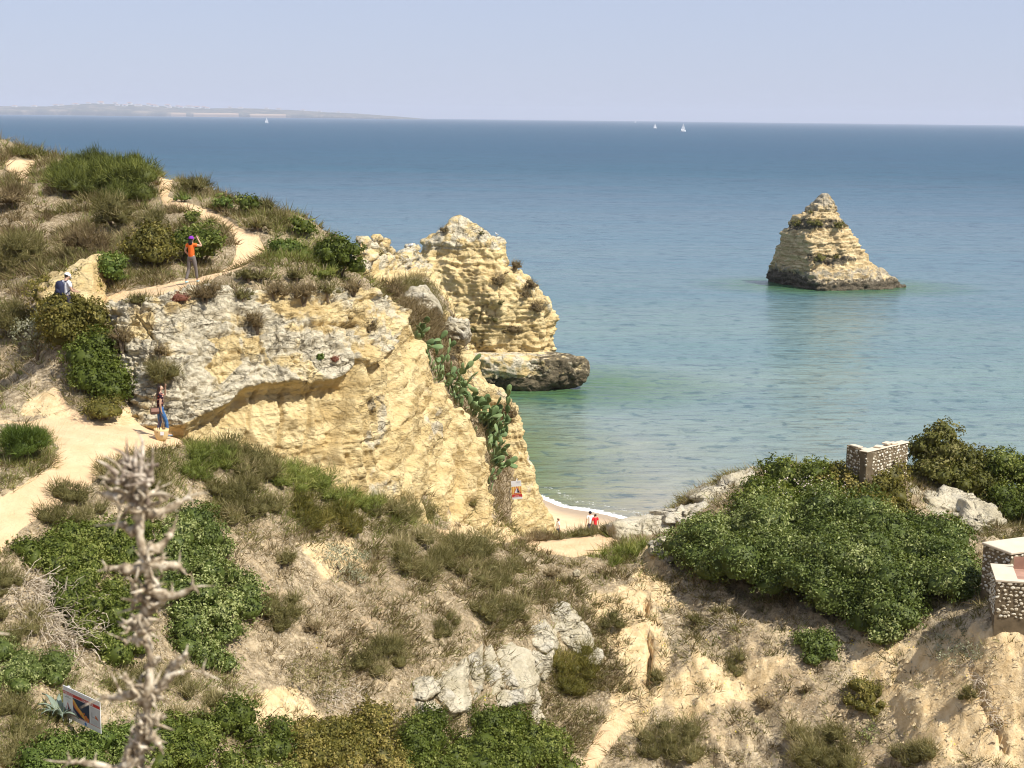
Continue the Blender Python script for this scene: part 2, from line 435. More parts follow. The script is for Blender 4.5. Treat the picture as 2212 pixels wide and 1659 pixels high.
def relief(x, y, z0, pth):
    p = P3(x, y)
    w = 1 - .93 * pth
    r = np.hypot(x, y)
    rough = .22 * fbm(p * .35, 3, 3) + .13 * fbm(p * 1.3, 5, 4)
    ero = ridged(np.stack([x * .9 + .3 * y, y * .25, x * 0], 1), 9, 3)
    rt = sst(x, 2.5, 7) * sst(y, 36, 40) * (1 - sst(y, 54, 60))
    rough = rough + rt * (.45 * (ero - .6)) + .05 * fbm(p * 5, 8, 3) + rt * .17 * ridged(p * 2.2, 31, 3) + rt * .06 * ridged(p * 5.5, 37, 2)
    return rough * w * sst(r, 2, 8) + .02 * fbm(p * 4, 8, 3)
def G(x, y):
    x = np.asarray(x, float).ravel(); y = np.asarray(y, float).ravel()
    z = G0(x, y); v, _ = proj(P3(x, y, z))
    return z + relief(x, y, z, pathness(v))
def hit(vs, dmin=25, dmax=100):
    """where the line of sight of readings vs meets the ground"""
    vs = np.atleast_2d(np.asarray(vs, float)); d = ray(vs)
    t = np.linspace(dmin, dmax, 420)
    res = np.full(len(vs), np.nan)
    for i in range(0, len(vs), 60):
        dd = d[i:i + 60]; p = CAM + dd[:, None, :] * t[None, :, None]
        g = G0(p[..., 0], p[..., 1]).reshape(p.shape[:2])
        below = p[..., 2] < g
        k = below.argmax(1); ok = below.any(1)
        k = np.maximum(k, 1); a = np.arange(len(dd))
        h1 = p[a, k, 2] - g[a, k]; h0 = p[a, k - 1, 2] - g[a, k - 1]
        tt = t[k - 1] + (t[k] - t[k - 1]) * h0 / np.maximum(h0 - h1, 1e-6)
        res[i:i + 60] = np.where(ok, tt, np.nan)
    P = CAM + d * res[:, None]
    good = ~np.isnan(res)
    if good.any(): P[good, 2] = G(P[good, 0], P[good, 1])
    return P, res

az = np.concatenate([np.linspace(-180, -24, 30)[:-1], np.linspace(-24, -20.5, 20)[:-1], np.linspace(-20.5, 20.5, 450)[:-1], np.linspace(20.5, 24, 20)[:-1], np.linspace(24, 180, 30)[:-1]])
rr = np.concatenate([np.geomspace(.4, 29, 46)[:-1], np.geomspace(29, 66, 290)[:-1], np.geomspace(66, 95, 60)[:-1], np.geomspace(95, 150, 12)])
AA, RR = np.meshgrid(np.radians(az), rr)
gx = (np.sin(AA) * RR).ravel(); gy = (np.cos(AA) * RR).ravel()
gz0 = G0(gx, gy)
gv, _ = proj(P3(gx, gy, gz0))
gpath = pathness(gv) * (gy > 5)
gz = gz0 + relief(gx, gy, gz0, gpath)
# rills washed into the slope on the right
for line, dep, wd in [([(1392,1290),(1398,1340),(1400,1400),(1402,1450),(1398,1500)], .55, 7), ([(1925,1410),(1960,1440),(2010,1450),(2080,1445)], .4, 6), ([(2090,1430),(2120,1500),(2150,1560),(2180,1620)], .4, 6), ([(1560,1300),(1600,1330),(1640,1345)], .2, 8), ([(1700,1580),(1690,1640),(1700,1659)], .25, 8)]:
    line = np.array(line, float); dm = np.full(len(gv), 1e9)
    jit = fbm(P3(gx, gy) * 1.5, 77, 3)[:, None] * np.array([[9, 4]])
    for a, b in zip(line[:-1], line[1:]):
        ab = b - a; q = gv + jit; t = np.clip(((q - a) @ ab) / (ab @ ab), 0, 1)
        dm = np.minimum(dm, np.linalg.norm(q - (a + t[:, None] * ab), axis=1))
    gz -= dep * (1 - sst(dm, wd * .4, wd * 1.4)) * (gy > 30) * sst(fbm(P3(gx, gy) * .9, 5, 2), -.5, .1)
OCHRE = [([(1270,1290),(1390,1240),(1420,1300),(1450,1400),(1440,1500),(1380,1600),(1300,1560),(1350,1450),(1300,1400)],45),
         ([(1850,1400),(2212,1360),(2212,1659),(2020,1659),(1930,1540),(1830,1440)],60), ([(1500,1420),(1700,1440),(1650,1500),(1480,1560),(1430,1500)],40),
         ([(1400,1180),(1440,1250),(1500,1300),(1420,1300),(1370,1240)],25), ([(640,1180),(760,1160),(800,1230),(700,1260)],25), ([(430,1540),(640,1480),(700,1560),(560,1590)],25),
         ([(90,640),(190,590),(200,640),(140,700),(80,690)],14), ([(95,835),(130,860),(150,900),(110,905),(40,890),(60,860)],18), ([(200,905),(330,870),(340,900),(260,925)],18), ([(960,1120),(1130,1140),(1120,1175),(980,1155)],20)]
goch = np.zeros(len(gx))
for p, s in OCHRE: goch = np.maximum(goch, pin(gv, p, s))
lit = np.full(len(gx), .70)
for p, s, a in [([(1400,1350),(2212,1350),(2212,1659),(1400,1659)],60,-.10), ([(600,1150),(1400,1150),(1400,1560),(600,1560)],60,.05), ([(0,330),(560,330),(560,640),(0,640)],40,.10)]:
    lit += a * pin(gv, p, s)
verts = P3(gx, gy, gz)
nr, nc = len(rr), len(az)
ground = mesh_obj('ground', verts, grid_faces(nr, nc, True), M['soil'], {'sand': gpath, 'litter': lit, 'och': goch}, smooth=True)
tag(ground, kind='structure')

# ------------------------------------------------------------------ rock surface relief
def rock_disp(p, n, s=0, lay=.28, lf=1.1, crack=.35, lump=.22, cs=.55):
    zz = p[:, 2] * lf + fbm(p * .22, s, 3) * 1.6 + .45 * np.sin(p[:, 2] * lf * 1.9 + s) + .4 * np.sin(p[:, 2] * lf * .73)
    k = np.floor(zz); f = zz - k
    L = lambda kk: _h(kk.astype(np.int64), np.zeros(len(kk), np.int64), np.full(len(kk), s), 3)
    e = sst(f, .80, 1.0)
    st = L(k) * (1 - e) + L(k + 1) * e
    st = st * (.55 + .45 * fbm(p * .5, s + 4, 2))
    zz2 = p[:, 2] * lf * 3.7 + fbm(p * .5, s + 1, 3) * 2.0
    k2 = np.floor(zz2); e2 = sst(zz2 - k2, .75, 1)
    st2 = L(k2 + 50) * (1 - e2) + L(k2 + 51) * e2
    q = p * np.array([cs, cs, cs * .22]); q = q + .35 * fbm(p * .8, s + 9, 3)[:, None]
    c1 = np.abs(vn(q, s + 21)); c2 = np.abs(vn(q * 2.3, s + 22))
    cr_ = -crack * ((1 - sst(c1, .0, .09)) + .45 * (1 - sst(c2, 0, .10)))
    md = np.clip(.55 + 1.3 * fbm(p * .35, s + 33, 3), 0, 1.7)
    return lay * md * st + lay * .4 * (1.6 - md * .6) * st2 + cr_ + lump * fbm(p * .9, s + 5, 4) + .07 * fbm(p * 4, s + 6, 3) + .05 * ridged(p * 7, s + 8, 2)

def patch(name, ctrl, nr, nc, mat, flip=False, attrs=None, disp=None, **kw):
    g = cr(ctrl, nr)                       # rows
    g = np.swapaxes(cr(np.swapaxes(g, 0, 1), nc), 0, 1)
    n = grid_normals(g)
    if flip: n = -n
    P = g.reshape(-1, 3); nn = n.reshape(-1, 3)
    v, _ = proj(P)
    a = attrs(P, v, nn) if attrs else {}
    extra = a.pop('push', 0.0)
    D = (rock_disp(P, nn, **kw) if disp is None else disp(P, v, nn)) + extra
    P = P + nn * D[:, None]
    f = grid_faces(nr, nc)
    if flip: f = f[:, ::-1]
    o = mesh_obj(name, P, f, mat, a, smooth=True)
    return o, P, v

# ------------------------------------------------------------------ the near yellow cliff
def mid(a, b, t, out=0.0, dz=0.0):
    a = np.array(a); b = np.array(b); p = a + (b - a) * t
    return p + np.array([out * .35, -out, dz])
cols = [((232,672,52.0),(318,905,48.6)), ((330,655,51.6),(420,940,48.3)), ((450,640,52.5),(500,985,49.2)), ((560,648,53.2),(600,1025,50.2)), ((680,648,54.2),(700,1060,51.2)),
        ((770,640,55.8),(800,1100,52.6)), ((845,668,58.2),(890,1135,54.6)), ((888,735,60.6),(955,1160,56.8)), ((950,860,61.6),(1010,1170,58.8)), ((1030,960,62.4),(1062,1178,60.6)), ((1056,1050,64.5),(1078,1165,63.5))]
ctrl = []
for i, (t, b) in enumerate(cols):
    T = W(*t); B = W(*b)
    back = T + np.array([-.5 if i > 5 else 0, 2.6, -.55 if i < 6 else -1.6])
    lip = T + np.array([0, .5, -.05])
    if i < 6: c = [back, lip, T, mid(T, B, .3, .35), mid(T, B, .62, .15), mid(T, B, .85, -.1), B + np.array([0, 0, -.6])]
    else: c = [back, lip, T, mid(T, B, .3, .15), mid(T, B, .62, .1), mid(T, B, .85, .0), B + np.array([0, 0, -.6])]
    ctrl.append(c)
ctrl.insert(0, [np.array(p) + np.array([-1.2, 1.6, -.5]) for p in ctrl[0]])
ctrl = np.swapaxes(np.array(ctrl), 0, 1)
LEDGE = [(395,925),(430,903),(480,880),(515,850),(560,838),(640,832),(700,824),(742,806),(750,780),(775,800),(812,772),(850,700),(860,660)]
CRACKS = [([(655,708),(700,703),(760,703)], .30, 5), ([(420,738),(470,728),(515,722)], .22, 4), ([(420,752),(440,780),(470,832)], .16, 4), ([(560,700),(558,760),(575,800)], .14, 4), ([(752,690),(748,740),(750,800)], .50, 6),
          ([(300,690),(345,745),(360,770)], .20, 4), ([(640,700),(650,760)], .14, 3), ([(668,702),(672,755)], .14, 3), ([(690,702),(695,750)], .14, 3), ([(712,704),(716,760)], .16, 3), ([(575,720),(620,770),(660,830)], .12, 3), ([(445,690),(520,700),(600,690)], .14, 4),
          ([(480,840),(560,800),(640,800)], .10, 3), ([(240,700),(330,710),(420,690)], .16, 4), ([(800,700),(806,760),(800,800)], .25, 5), ([(835,690),(828,760)], .2, 4), ([(775,870),(772,930),(760,1000)], .22, 5), ([(960,880),(985,960),(1000,1040)], .22, 5), ([(880,900),(872,980)], .18, 4), ([(1030,1000),(1040,1080),(1046,1120)], .3, 6)]
def above(v, line):
    """>0 above a polyline of the picture, in picture units"""
    l = np.array(line, float)
    y = np.interp(v[:, 0], l[:, 0], l[:, 1])
    return y - v[:, 1]
def cliff_attrs(P, v, n):
    ab = above(v + fbm(P * .8, 4, 3)[:, None] * np.array([[0, 10]]), LEDGE)
    up = sst(ab, -3, 3) * sst(v[:, 0], 200, 260)
    right = sst(v[:, 0], 742, 770)
    w = up * (.64 - .16 * right)
    for poly, a in [([(440,735),(500,725),(520,790),(470,830),(440,800),(470,760)],-.55), ([(560,710),(690,700),(700,722),(560,725)],-.3), ([(235,675),(330,680),(330,740),(270,760)],-.15),
                    ([(540,640),(700,650),(780,650),(780,700),(640,700)],-.20), ([(515,735),(560,735),(565,765),(520,770)],-.45),
                    ([(350,870),(400,860),(410,910),(350,925)],.2)]:
        w += a * pin(v, poly, 8)
    w += .55 * pin(v, [(768,860),(822,850),(826,930),(800,1000),(780,960)], 8)
    w += .45 * pin(v, [(900,820),(935,880),(960,960),(940,1000),(900,930)], 10)
    w += .35 * pin(v, [(860,1040),(800,1000),(760,1080),(820,1110)], 14)
    dk = -.1 + .55 * pin(v, [(742,780),(775,790),(800,800),(812,830),(760,850)], 5) * 0
    # the hard grey bed overhangs the soft yellow one
    push = .34 * up * (1 - right * .5) * sst(ab, 60, 0) + .16 * up - .22 * sst(-ab, 2, 9) * sst(ab, -90, -30) * (1 - right)
    push += .28 * sst(-ab, -2, 1) * sst(ab, -15, -12) * (1 - right)     # thin slab under the grey bed
    # buttresses of the yellow face: each edge steps out, then the face falls back to the right
    wob = 7 * fbm(P * .9, 61, 3)
    xs = v[:, 0] + .27 * (v[:, 1] - 860) + wob
    low = sst(-ab, -14, 4)
    for e_, A_, w_ in ((738, .62, 120), (862, .34, 80), (930, .30, 62), (990, .26, 60), (1052, .30, 40)):
        push += A_ * low * sst(xs - e_, -5, 4) * (1 - sst(xs - e_, 8, w_))
    for e_, A_ in ((470, .16), (545, .20), (612, .22), (668, .18)):
        push -= A_ * low * (1 - sst(np.abs(v[:, 0] + .12 * (v[:, 1] - 860) + wob - e_), 1, 6))
    for line, dep_, wd_ in CRACKS:
        l = np.array(line, float); dm = np.full(len(v), 1e9); q = v + np.stack([3 * fbm(P * 2, 62, 2), 3 * fbm(P * 2, 63, 2)], 1)
        for a, b_ in zip(l[:-1], l[1:]):
            d_ = b_ - a; t_ = np.clip(((q - a) @ d_) / (d_ @ d_), 0, 1); dm = np.minimum(dm, np.linalg.norm(q - (a + t_[:, None] * d_), axis=1))
        push -= dep_ * (1 - sst(dm, wd_ * .35, wd_))
    fade = sst(v[:, 1], 600, 640) * 0 + 1
    return {'w': np.clip(w, 0, 1), 'dk': np.full(len(P), -.1) + dk, 'push': push * fade}
def cliff_disp(P, v, n):
    ab = above(v, LEDGE); up = sst(ab, -3, 3)
    base = rock_disp(P, n, s=2, lay=.05, lf=2.2, crack=.08, lump=.15, cs=.5) + up * rock_disp(P, n, s=12, lay=.15, lf=2.1, crack=.06, lump=.04, cs=.9)
    q = np.stack([P[:, 0] * .9, P[:, 1] * .9, P[:, 2] * 1.5], 1) + .6 * fbm(P * .7, 30, 3)[:, None]
    blocks = np.abs(vn(q, 41)); b2 = np.abs(vn(q * 2.6, 42))
    net = -.12 * (1 - sst(blocks, 0, .05)) - .05 * (1 - sst(b2, 0, .08))
    pit = -.10 * sst(fbm(P * np.array([3.4, 3.4, 5.0]), 60, 4), .12, .5)
    strata = .035 * np.sin(P[:, 2] * 11 + 6 * fbm(P * .5, 5, 3)) * (1 - up) * sst(fbm(P * .6, 71, 2), -.1, .4)
    rf = ridged(np.stack([P[:, 0] * .9, P[:, 1] * .9, P[:, 2] * .28], 1), 19, 3)
    strata = strata + (1 - up) * .55 * (rf - .7) + (1 - up) * .10 * ridged(P * 1.7, 23, 3)
    return base + up * net + pit * up + strata + .06 * fbm(P * 2.1, 15, 3)
cliff, CPts, CV = patch('cliff_face', ctrl, 270, 500, M['cliff'], attrs=cliff_attrs, disp=cliff_disp)
tag(cliff, kind='structure')

# ------------------------------------------------------------------ right-hand buttress with the warning sign (a ridge, closed at the back)
tops = [(915,655,84),(960,700,81),(1000,757,79),(1030,800,78.4),(1052,838,78),(1085,862,77.6),(1118,905,77.2),(1132,955,77),(1150,1010,77),(1166,1070,77),(1190,1125,77.4)]
bots = [(1020,1150,69),(1050,1160,69.5),(1075,1172,71.5),(1095,1172,72.8),(1115,1172,73.6),(1130,1172,74.3),(1145,1175,75),(1160,1178,75.4),(1172,1178,75.8),(1183,1178,76.2),(1196,1180,77)]
ctrl = []
for t, b in zip(tops, bots):
    T = W(*t); B = W(*b)
    ctrl.append([np.array([T[0] - 2.0, T[1] + 9, -3.0]), np.array([T[0] - 1.0, T[1] + 5, T[2] * .5]), T + np.array([-.4, 2.0, -.3]), T, mid(T, B, .3, .2), mid(T, B, .65, .1), B, np.array([B[0], B[1] - .6, -1.0])])
ctrl.append([np.array([p[0] + .35, p[1] + .8, p[2] * (.3 if k < 6 else 1) - .4]) for k, p in enumerate(ctrl[-1])])
ctrl = np.swapaxes(np.array(ctrl), 0, 1)
def pil_attrs(P, v, n):
    w = .12 + .35 * pin(v, [(980,760),(1030,800),(1050,850),(1000,900),(970,830)], 12) + .3 * pin(v, [(1060,840),(1120,870),(1100,900)], 8) + .35 * pin(v, [(1090,950),(1170,1000),(1150,1020)], 8)
    return {'w': w, 'dk': np.full(len(P), -.12)}
pil, PPts, PV = patch('cliff_buttress', ctrl, 210, 190, M['cliff'], attrs=pil_attrs, s=7, lay=.14, lf=1.5, crack=.15, lump=.32, cs=.5)
tag(pil, kind='structure')

# ------------------------------------------------------------------ gully between the cliff and the buttress
L_ = [(790,600,69),(845,655,61.5),(890,732,62.6),(950,862,63.4),(1032,962,64.6),(1058,1060,66.5),(1072,1165,66.5)]
R_ = [(900,590,98),(950,650,88),(985,735,82),(1012,830,80),(1050,905,78.5),(1100,990,77.5),(1100,1165,74.5)]
ctrl = []
for i, (l, r) in enumerate(zip(L_, R_)):
    a = W(*l); b = W(*r)
    ctrl.append([a + np.array([-1.6, -.2, -1.4]), a + np.array([-.25, .1, -.35]), a + (b - a) * .35 + np.array([0, 0, -.5]), a + (b - a) * .7 + np.array([0, 0, -.3]), b + np.array([.5, .6, -.3])])
ctrl = np.array(ctrl)
GULC = ctrl
gul, GPts, GV = patch('gully_slope', ctrl, 200, 120, M['soil'], attrs=lambda P, v, n: {'sand': np.zeros(len(P)), 'litter': np.full(len(P), .7), 'och': .35 + 0 * P[:, 0]},
                      disp=lambda P, v, n: .18 * fbm(P * .8, 3, 4) + .06 * fbm(P * 4, 4, 3))
tag(gul, kind='structure')

# ------------------------------------------------------------------ rocky ridge running out to the stack
tops = [(740,600,84),(790,572,92),(830,560,98),(868,588,108),(890,566,122),(915,580,140),(960,640,150)]
bots = [(760,720,80),(800,760,82),(850,800,84),(900,820,88),(950,820,96),(1000,820,112),(1040,850,128)]
ctrl = []
for t, b in zip(tops, bots):
    T = W(*t); B = W(*b)
    ctrl.append([np.array([T[0] - 3, T[1] + 10, -3.0]), T + np.array([-.5, 2.5, -.6]), T, mid(T, B, .25, .4, .2), mid(T, B, .6, 0), B, B + np.array([1, -2, -9])])
ctrl = np.swapaxes(np.array(ctrl), 0, 1)
rid, RPts, RV = patch('rock_ridge', ctrl, 130, 220, M['cliff'], attrs=lambda P, v, n: {'w': .12 + .38 * (v[:, 1] < 585 + 10 * fbm(P * .5, 3, 2)), 'dk': np.full(len(P), -.1)}, s=11, lay=.5, lf=.9, crack=.4, lump=.6, cs=.35)
tag(rid, kind='structure')

# ------------------------------------------------------------------ rocks standing in the sea: stacked silhouettes
def stack_rock(name, levels, d, poly, depth, mat, nz, na, parent, zbot=-3.0, seed=0, lay=.4, lf=.9, crack=.4, lump=.5, cs=.3, wfun=None, dfun=None, ledges=()):
    lv = []
    for vy, xl, xr in levels:
        a = W(xl, vy, d); b = W(xr, vy, d); lv.append(((a[2] + b[2]) / 2, (a[0] + b[0]) / 2, (b[0] - a[0]) / 2))
    lv = sorted(lv); lv = np.array(lv)
    zt = lv[-1, 0]; z = np.linspace(zbot, zt, nz)
    cx = np.interp(z, lv[:, 0], lv[:, 1]); hw = np.interp(z, lv[:, 0], lv[:, 2])
    # section outline by arc length, slightly rounded
    po = np.array(poly + poly[:1], float); seg = np.linalg.norm(np.diff(po, axis=0), axis=1); s = np.concatenate([[0], np.cumsum(seg)]); t = np.linspace(0, s[-1], na, endpoint=False)
    o = np.stack([np.interp(t, s, po[:, 0]), np.interp(t, s, po[:, 1])], 1)
    for _ in range(5): o = (np.roll(o, 1, 0) + 2 * o + np.roll(o, -1, 0)) / 4
    o[:, 0] /= np.abs(o[:, 0]).max()
    X = cx[:, None] + o[None, :, 0] * hw[:, None]
    Y = d + o[None, :, 1] * depth * hw[:, None]
    Z = np.repeat(z[:, None], na, 1)
    g = np.stack([X, Y, Z], 2)
    a = (np.roll(g, -1, 1) - np.roll(g, 1, 1)); b = np.gradient(g, axis=0)
    n = np.cross(a, b); n /= np.maximum(np.linalg.norm(n, axis=2, keepdims=True), 1e-9)
    P = g.reshape(-1, 3); nn = n.reshape(-1, 3)
    top = sst(zt - P[:, 2], 0, .15 * (zt - zbot))
    D = rock_disp(P, nn, s=seed, lay=lay, lf=lf, crack=crack, lump=lump, cs=cs) * (.35 + .65 * top)
    for z0, z1, amt in ledges:
        D = D + amt * sst(P[:, 2], z0 - .15, z0) * (1 - sst(P[:, 2], z1, z1 + .15))
    P2 = P + nn * D[:, None]
    P2 = np.vstack([P2, [[cx[-1], d, zt + .15]]])
    f = grid_faces(nz, na, True)
    cap = np.array([[ (nz - 1) * na + k, (nz - 1) * na + (k + 1) % na, nz * na, nz * na] for k in range(na)])
    v, _ = proj(P2)
    at = {'w': wfun(P2, v) if wfun else np.zeros(len(P2)), 'dk': dfun(P2, v) if dfun else np.full(len(P2), -.1)}
    me_f = f
    o = mesh_obj(name, P2, me_f, mat, at, smooth=True, parent=parent)
    bm = bmesh.new(); bm.from_mesh(o.data); bm.verts.ensure_lookup_table()
    for k in range(na): bm.faces.new([bm.verts[i] for i in cap[k][:3]]).smooth = True
    bm.to_mesh(o.data); bm.free()
    return o, P2, v
pk = empty('sea_stack', (W(1085,840,158)[0], 158, 0), 'tall yellow layered rock at the end of the ridge, brown shelf at its foot', 'rock')
LV1 = [(467,985,1004),(473,972,1014),(480,966,1024),(492,955,1040),(500,948,1048),(510,925,1068),(516,912,1080),(528,912,1086),(545,908,1090),(560,902,1096),(575,896,1108),(590,898,1130),(602,900,1150),(615,900,1168),(635,905,1185),(660,905,1196),(700,905,1200),(735,905,1201),(762,905,1196),(775,905,1190),(840,905,1190)]
def at_pk(o):
    o.matrix_parent_inverse = o.parent.matrix_world.inverted() if False else Matrix.Translation(-Vector(o.parent.location)); return o
o, SPts, SV = stack_rock('rock_pinnacle', LV1, 158, [(-1, .1), (-.75, -.65), (.15, -.8), (.78, -.62), (1, .05), (.7, .7), (-.7, .7)], .62, M['cliff'], 170, 260, pk, seed=5, lay=.22, lf=1.6, crack=.42, lump=.60, cs=.42,
    wfun=lambda P, v: np.where(v[:, 1] < 540, .55, .10) - .5 * pin(v, [(1000,520),(1070,540),(1085,570),(1000,560)], 10) + .22 * pin(v, [(1060,540),(1200,600),(1200,720),(1100,600)], 20),
    dfun=lambda P, v: -.12 + .5 * pin(v, [(1100,590),(1190,620),(1200,690),(1120,640)], 20))
at_pk(o)
o2, S2, SV2 = stack_rock('rock_shelf', [(764,1000,1212),(770,985,1262),(785,985,1269),(800,990,1270),(815,995,1266),(826,1000,1258),(834,1010,1240),(840,1030,1225),(852,1035,1222)], 154.5,
    [(-1, .2), (-.6, -.55), (0, -.62), (.55, -.5), (.95, -.3), (1, .1), (.8, .5), (-.8, .6)], .62, M['cliff'], 70, 220, pk, seed=15, lay=.25, lf=.6, crack=.30, lump=.35, cs=.3,
    wfun=lambda P, v: np.full(len(P), .50), dfun=lambda P, v: .10 + .55 * sst(v[:, 0], 1120, 1190) + .8 * sst(v[:, 1] - .22 * (1190 - v[:, 0]) * 0, 806, 826))
at_pk(o2)
st2 = empty('sea_stack', (W(1809,625,256)[0], 256, 0), 'lone pointed rock in open water, banded cream and brown, left face in shade', 'rock')
LV2 = [(419,1777,1790),(424,1769,1796),(433,1762,1800),(445,1752,1806),(460,1738,1808),(472,1723,1814),(483,1710,1828),(495,1707,1831),(508,1694,1843),(520,1690,1855),(537,1690,1860),(552,1684,1870),(568,1679,1884),(583,1675,1910),(592,1674,1924),(602,1672,1937),(616,1670,1952),(640,1666,1976)]
o3, S3, SV3 = stack_rock('rock_pinnacle', LV2, 256, [(-1, .9), (-.46, -.98), (-.36, -1.0), (.55, -.62), (1, -.1), (.75, .7), (-.6, .95)], .72, M['stack'], 150, 260, st2, seed=25, lay=.34, lf=1.1, crack=.35, lump=.55, cs=.25,
    wfun=lambda P, v: .15 + .45 * (v[:, 1] < 455) + .4 * sst(P[:, 2], 4.0, 2.6),
    dfun=lambda P, v: -.15 + .75 * sst(P[:, 2], 3.0, 1.2) + .75 * sst(P[:, 2], 1.2, .5) + 0.8 * pin(v, [(1705,478),(1740,470),(1790,472),(1835,474),(1836,492),(1790,494),(1700,500)], 5) + .4 * pin(v, [(1662,600),(1700,500),(1730,520),(1735,640),(1660,640)], 12) + .8 * pin(v, [(1740,545),(1830,548),(1870,560),(1800,580),(1740,565)], 8))  # the left-face polygon deepens that side's shade with darker colour
at_pk(o3)

# ------------------------------------------------------------------ beach, sea
def shoreY(x): return np.interp(x, [-30, -4, 2, 3.5, 5.5, 8, 11, 16, 30, 60], [128, 116, 108.5, 106.2, 104.4, 102.4, 100.8, 96, 90, 80]) + .35 * np.sin(x * 1.3)
bx, by = np.meshgrid(np.linspace(-14, 40, 90), np.linspace(72, 150, 130))
sx = bx.ravel(); sy = by.ravel()
dsh = shoreY(sx) - sy
bz = np.where(dsh > 0, dsh * .085, dsh * .13) + .02 * fbm(P3(sx, sy) * 1.2, 3, 3) - .02
n = N('beach_sand', .9, .15)
wet = n.clampr(n.attr('h'), .12, .42)
dry = n.mix(n.clampr(n.noise(1.5, detail=5), .35, .65), (.60, .45, .27), (.68, .52, .33))
n.col(n.mix(wet, (.36, .28, .20), dry)); n.bump(n.noise(4, detail=6), .5, .05)
beach = tag(mesh_obj('beach', P3(sx, sy, bz), grid_faces(130, 90), n.m, {'h': bz}, smooth=True), kind='structure')

az = np.concatenate([np.linspace(-180, -23, 24)[:-1], np.linspace(-23, 23, 260)[:-1], np.linspace(23, 180, 24)[:-1]])
rr = np.concatenate([np.geomspace(62, 320, 270)[:-1], np.geomspace(320, 30000, 90)])
AA, RR = np.meshgrid(np.radians(az), rr)
wx = (np.sin(AA) * RR).ravel(); wy = (np.cos(AA) * RR).ravel()
sd = np.minimum(np.hypot(wx - 0, wy - 0) * 0 + 1e4, 1e4)
shx = np.linspace(-6, 60, 160); shp = np.stack([shx, shoreY(shx)], 1)
for q in shp: sd = np.minimum(sd, np.hypot(wx - q[0], wy - q[1]))
rk = np.full(len(wx), 1e4)
for (cx_, cy_, a_, b_) in [(W(1085,800,158)[0], 156, 10, 7), (W(1809,600,256)[0], 256, 11, 8), (-14, 118, 14, 26)]:
    e = np.hypot((wx - cx_) / a_, (wy - cy_) / b_); rk = np.minimum(rk, (e - 1) * min(a_, b_))
amp = .06 * sst(sd, 0, 15) * (1 - sst(np.hypot(wx, wy), 200, 320))
wz = amp * (np.sin((wy + .25 * wx + 1.5 * fbm(P3(wx, wy) * .05, 3, 2)) * 2.2) * .45 + fbm(P3(wx, wy * 2) * .5, 8, 3))
foam = np.exp(-(sd / .55) ** 2) * (wy > 80)
n = N('sea_water', .2, .28)
n.b.inputs['IOR'].default_value = 1.333
dep = n.attr('dep'); rkd = n.attr('rk')
big = n.noise(.012, n.pos((.5, 2.2, 1)), 4)
c = n.ramp(dep, [(0.0, (.34, .29, .20)), (.007, (.30, .29, .22)), (.021, (.22, .265, .225)), (.056, (.160, .232, .212)), (.105, (.118, .188, .190)), (.18, (.090, .155, .175)), (.33, (.080, .130, .170)), (.6, (.050, .098, .145)), (1.0, (.038, .082, .135))])
c = n.mix(n.math('MULTIPLY', n.clampr(big, .42, .6), .30), c, (.035, .13, .18))
c = n.mix(n.math('MULTIPLY', n.clampr(rkd, 11, 0), .85), c, (.055, .125, .030))  # green reflection of the rocks painted into the water round them
c = n.mix(n.math('MULTIPLY', n.clampr(n.noise(.22, n.pos((.45, 1.3, 1)), 5, .7), .52, .68), .30), c, (.02, .06, .085))  # this and the dashes below put ripple shading into the colour
c = n.mix(n.math('MULTIPLY', n.clampr(n.noise(.62, n.pos((.8, 1.0, 1)), 6, .62, .6), .53, .66), .62), c, (.02, .065, .085))
c = n.mix(n.math('MULTIPLY', n.clampr(n.noise(.10, n.pos((.7, .8, 1)), 6, .65, .6), .52, .66), n.math('MULTIPLY', n.clampr(dep, .17, .5), .6)), c, (.015, .05, .08))
fm = n.math('MULTIPLY', n.attr('foam'), 1.0)
fz = n.math('ADD', fm, n.math('MULTIPLY', n.math('SUBTRACT', n.noise(3.5, detail=7, rough=.7), .5), 1.5))
fmask = n.clampr(fz, .45, .6)
c = n.mix(fmask, c, (.80, .80, .78))
n.col(c)
n.link(n.math('ADD', n.math('ADD', .15, n.math('MULTIPLY', n.clampr(dep, .12, .6), .38)), n.math('MULTIPLY', fmask, .4)), n.b.inputs['Roughness'])
c = n.mix(n.math('MULTIPLY', n.clampr(n.noise(.28, n.pos((.8, .8, 1)), 6, .65, .8), .53, .64), n.math('MULTIPLY', n.clampr(dep, .07, .17), .65)), c, (.02, .06, .09))  # more dark dashes, wave shading painted into the colour
n.col(c)
h1 = n.noise(.55, n.pos((.55, 1.5, 1)), 5, .6, .4)
h2 = n.noise(.09, n.pos((.4, 1.5, 1)), 4, .6)
b1 = n.bump(h2, .75, 1.5)
b2 = n.bump(h1, .9, .42, b1)
n.bump(n.noise(2.6, n.pos((.7, 1.3, 1)), 4, .6), .55, .07, b2)
foam2 = foam * .95 + .38 * np.exp(-((sd - 1.9) / .9) ** 2) * (wy > 80) + .22 * sst(6 - sd, 0, 4) + 1.0 * 0
foam2 = foam2 * 1.15 - .28
foam2 = np.where((sd > 8), -1, foam2)
depv = np.clip(sd / 1200, 0, 1)
hole = shoreY(wx) - wy
sea = mesh_obj('sea', P3(wx, wy, wz), grid_faces(len(rr), len(az), True), n.m, {'dep': depv, 'rk': rk, 'foam': foam2}, smooth=True)
tag(sea, kind='structure')
seabed = None

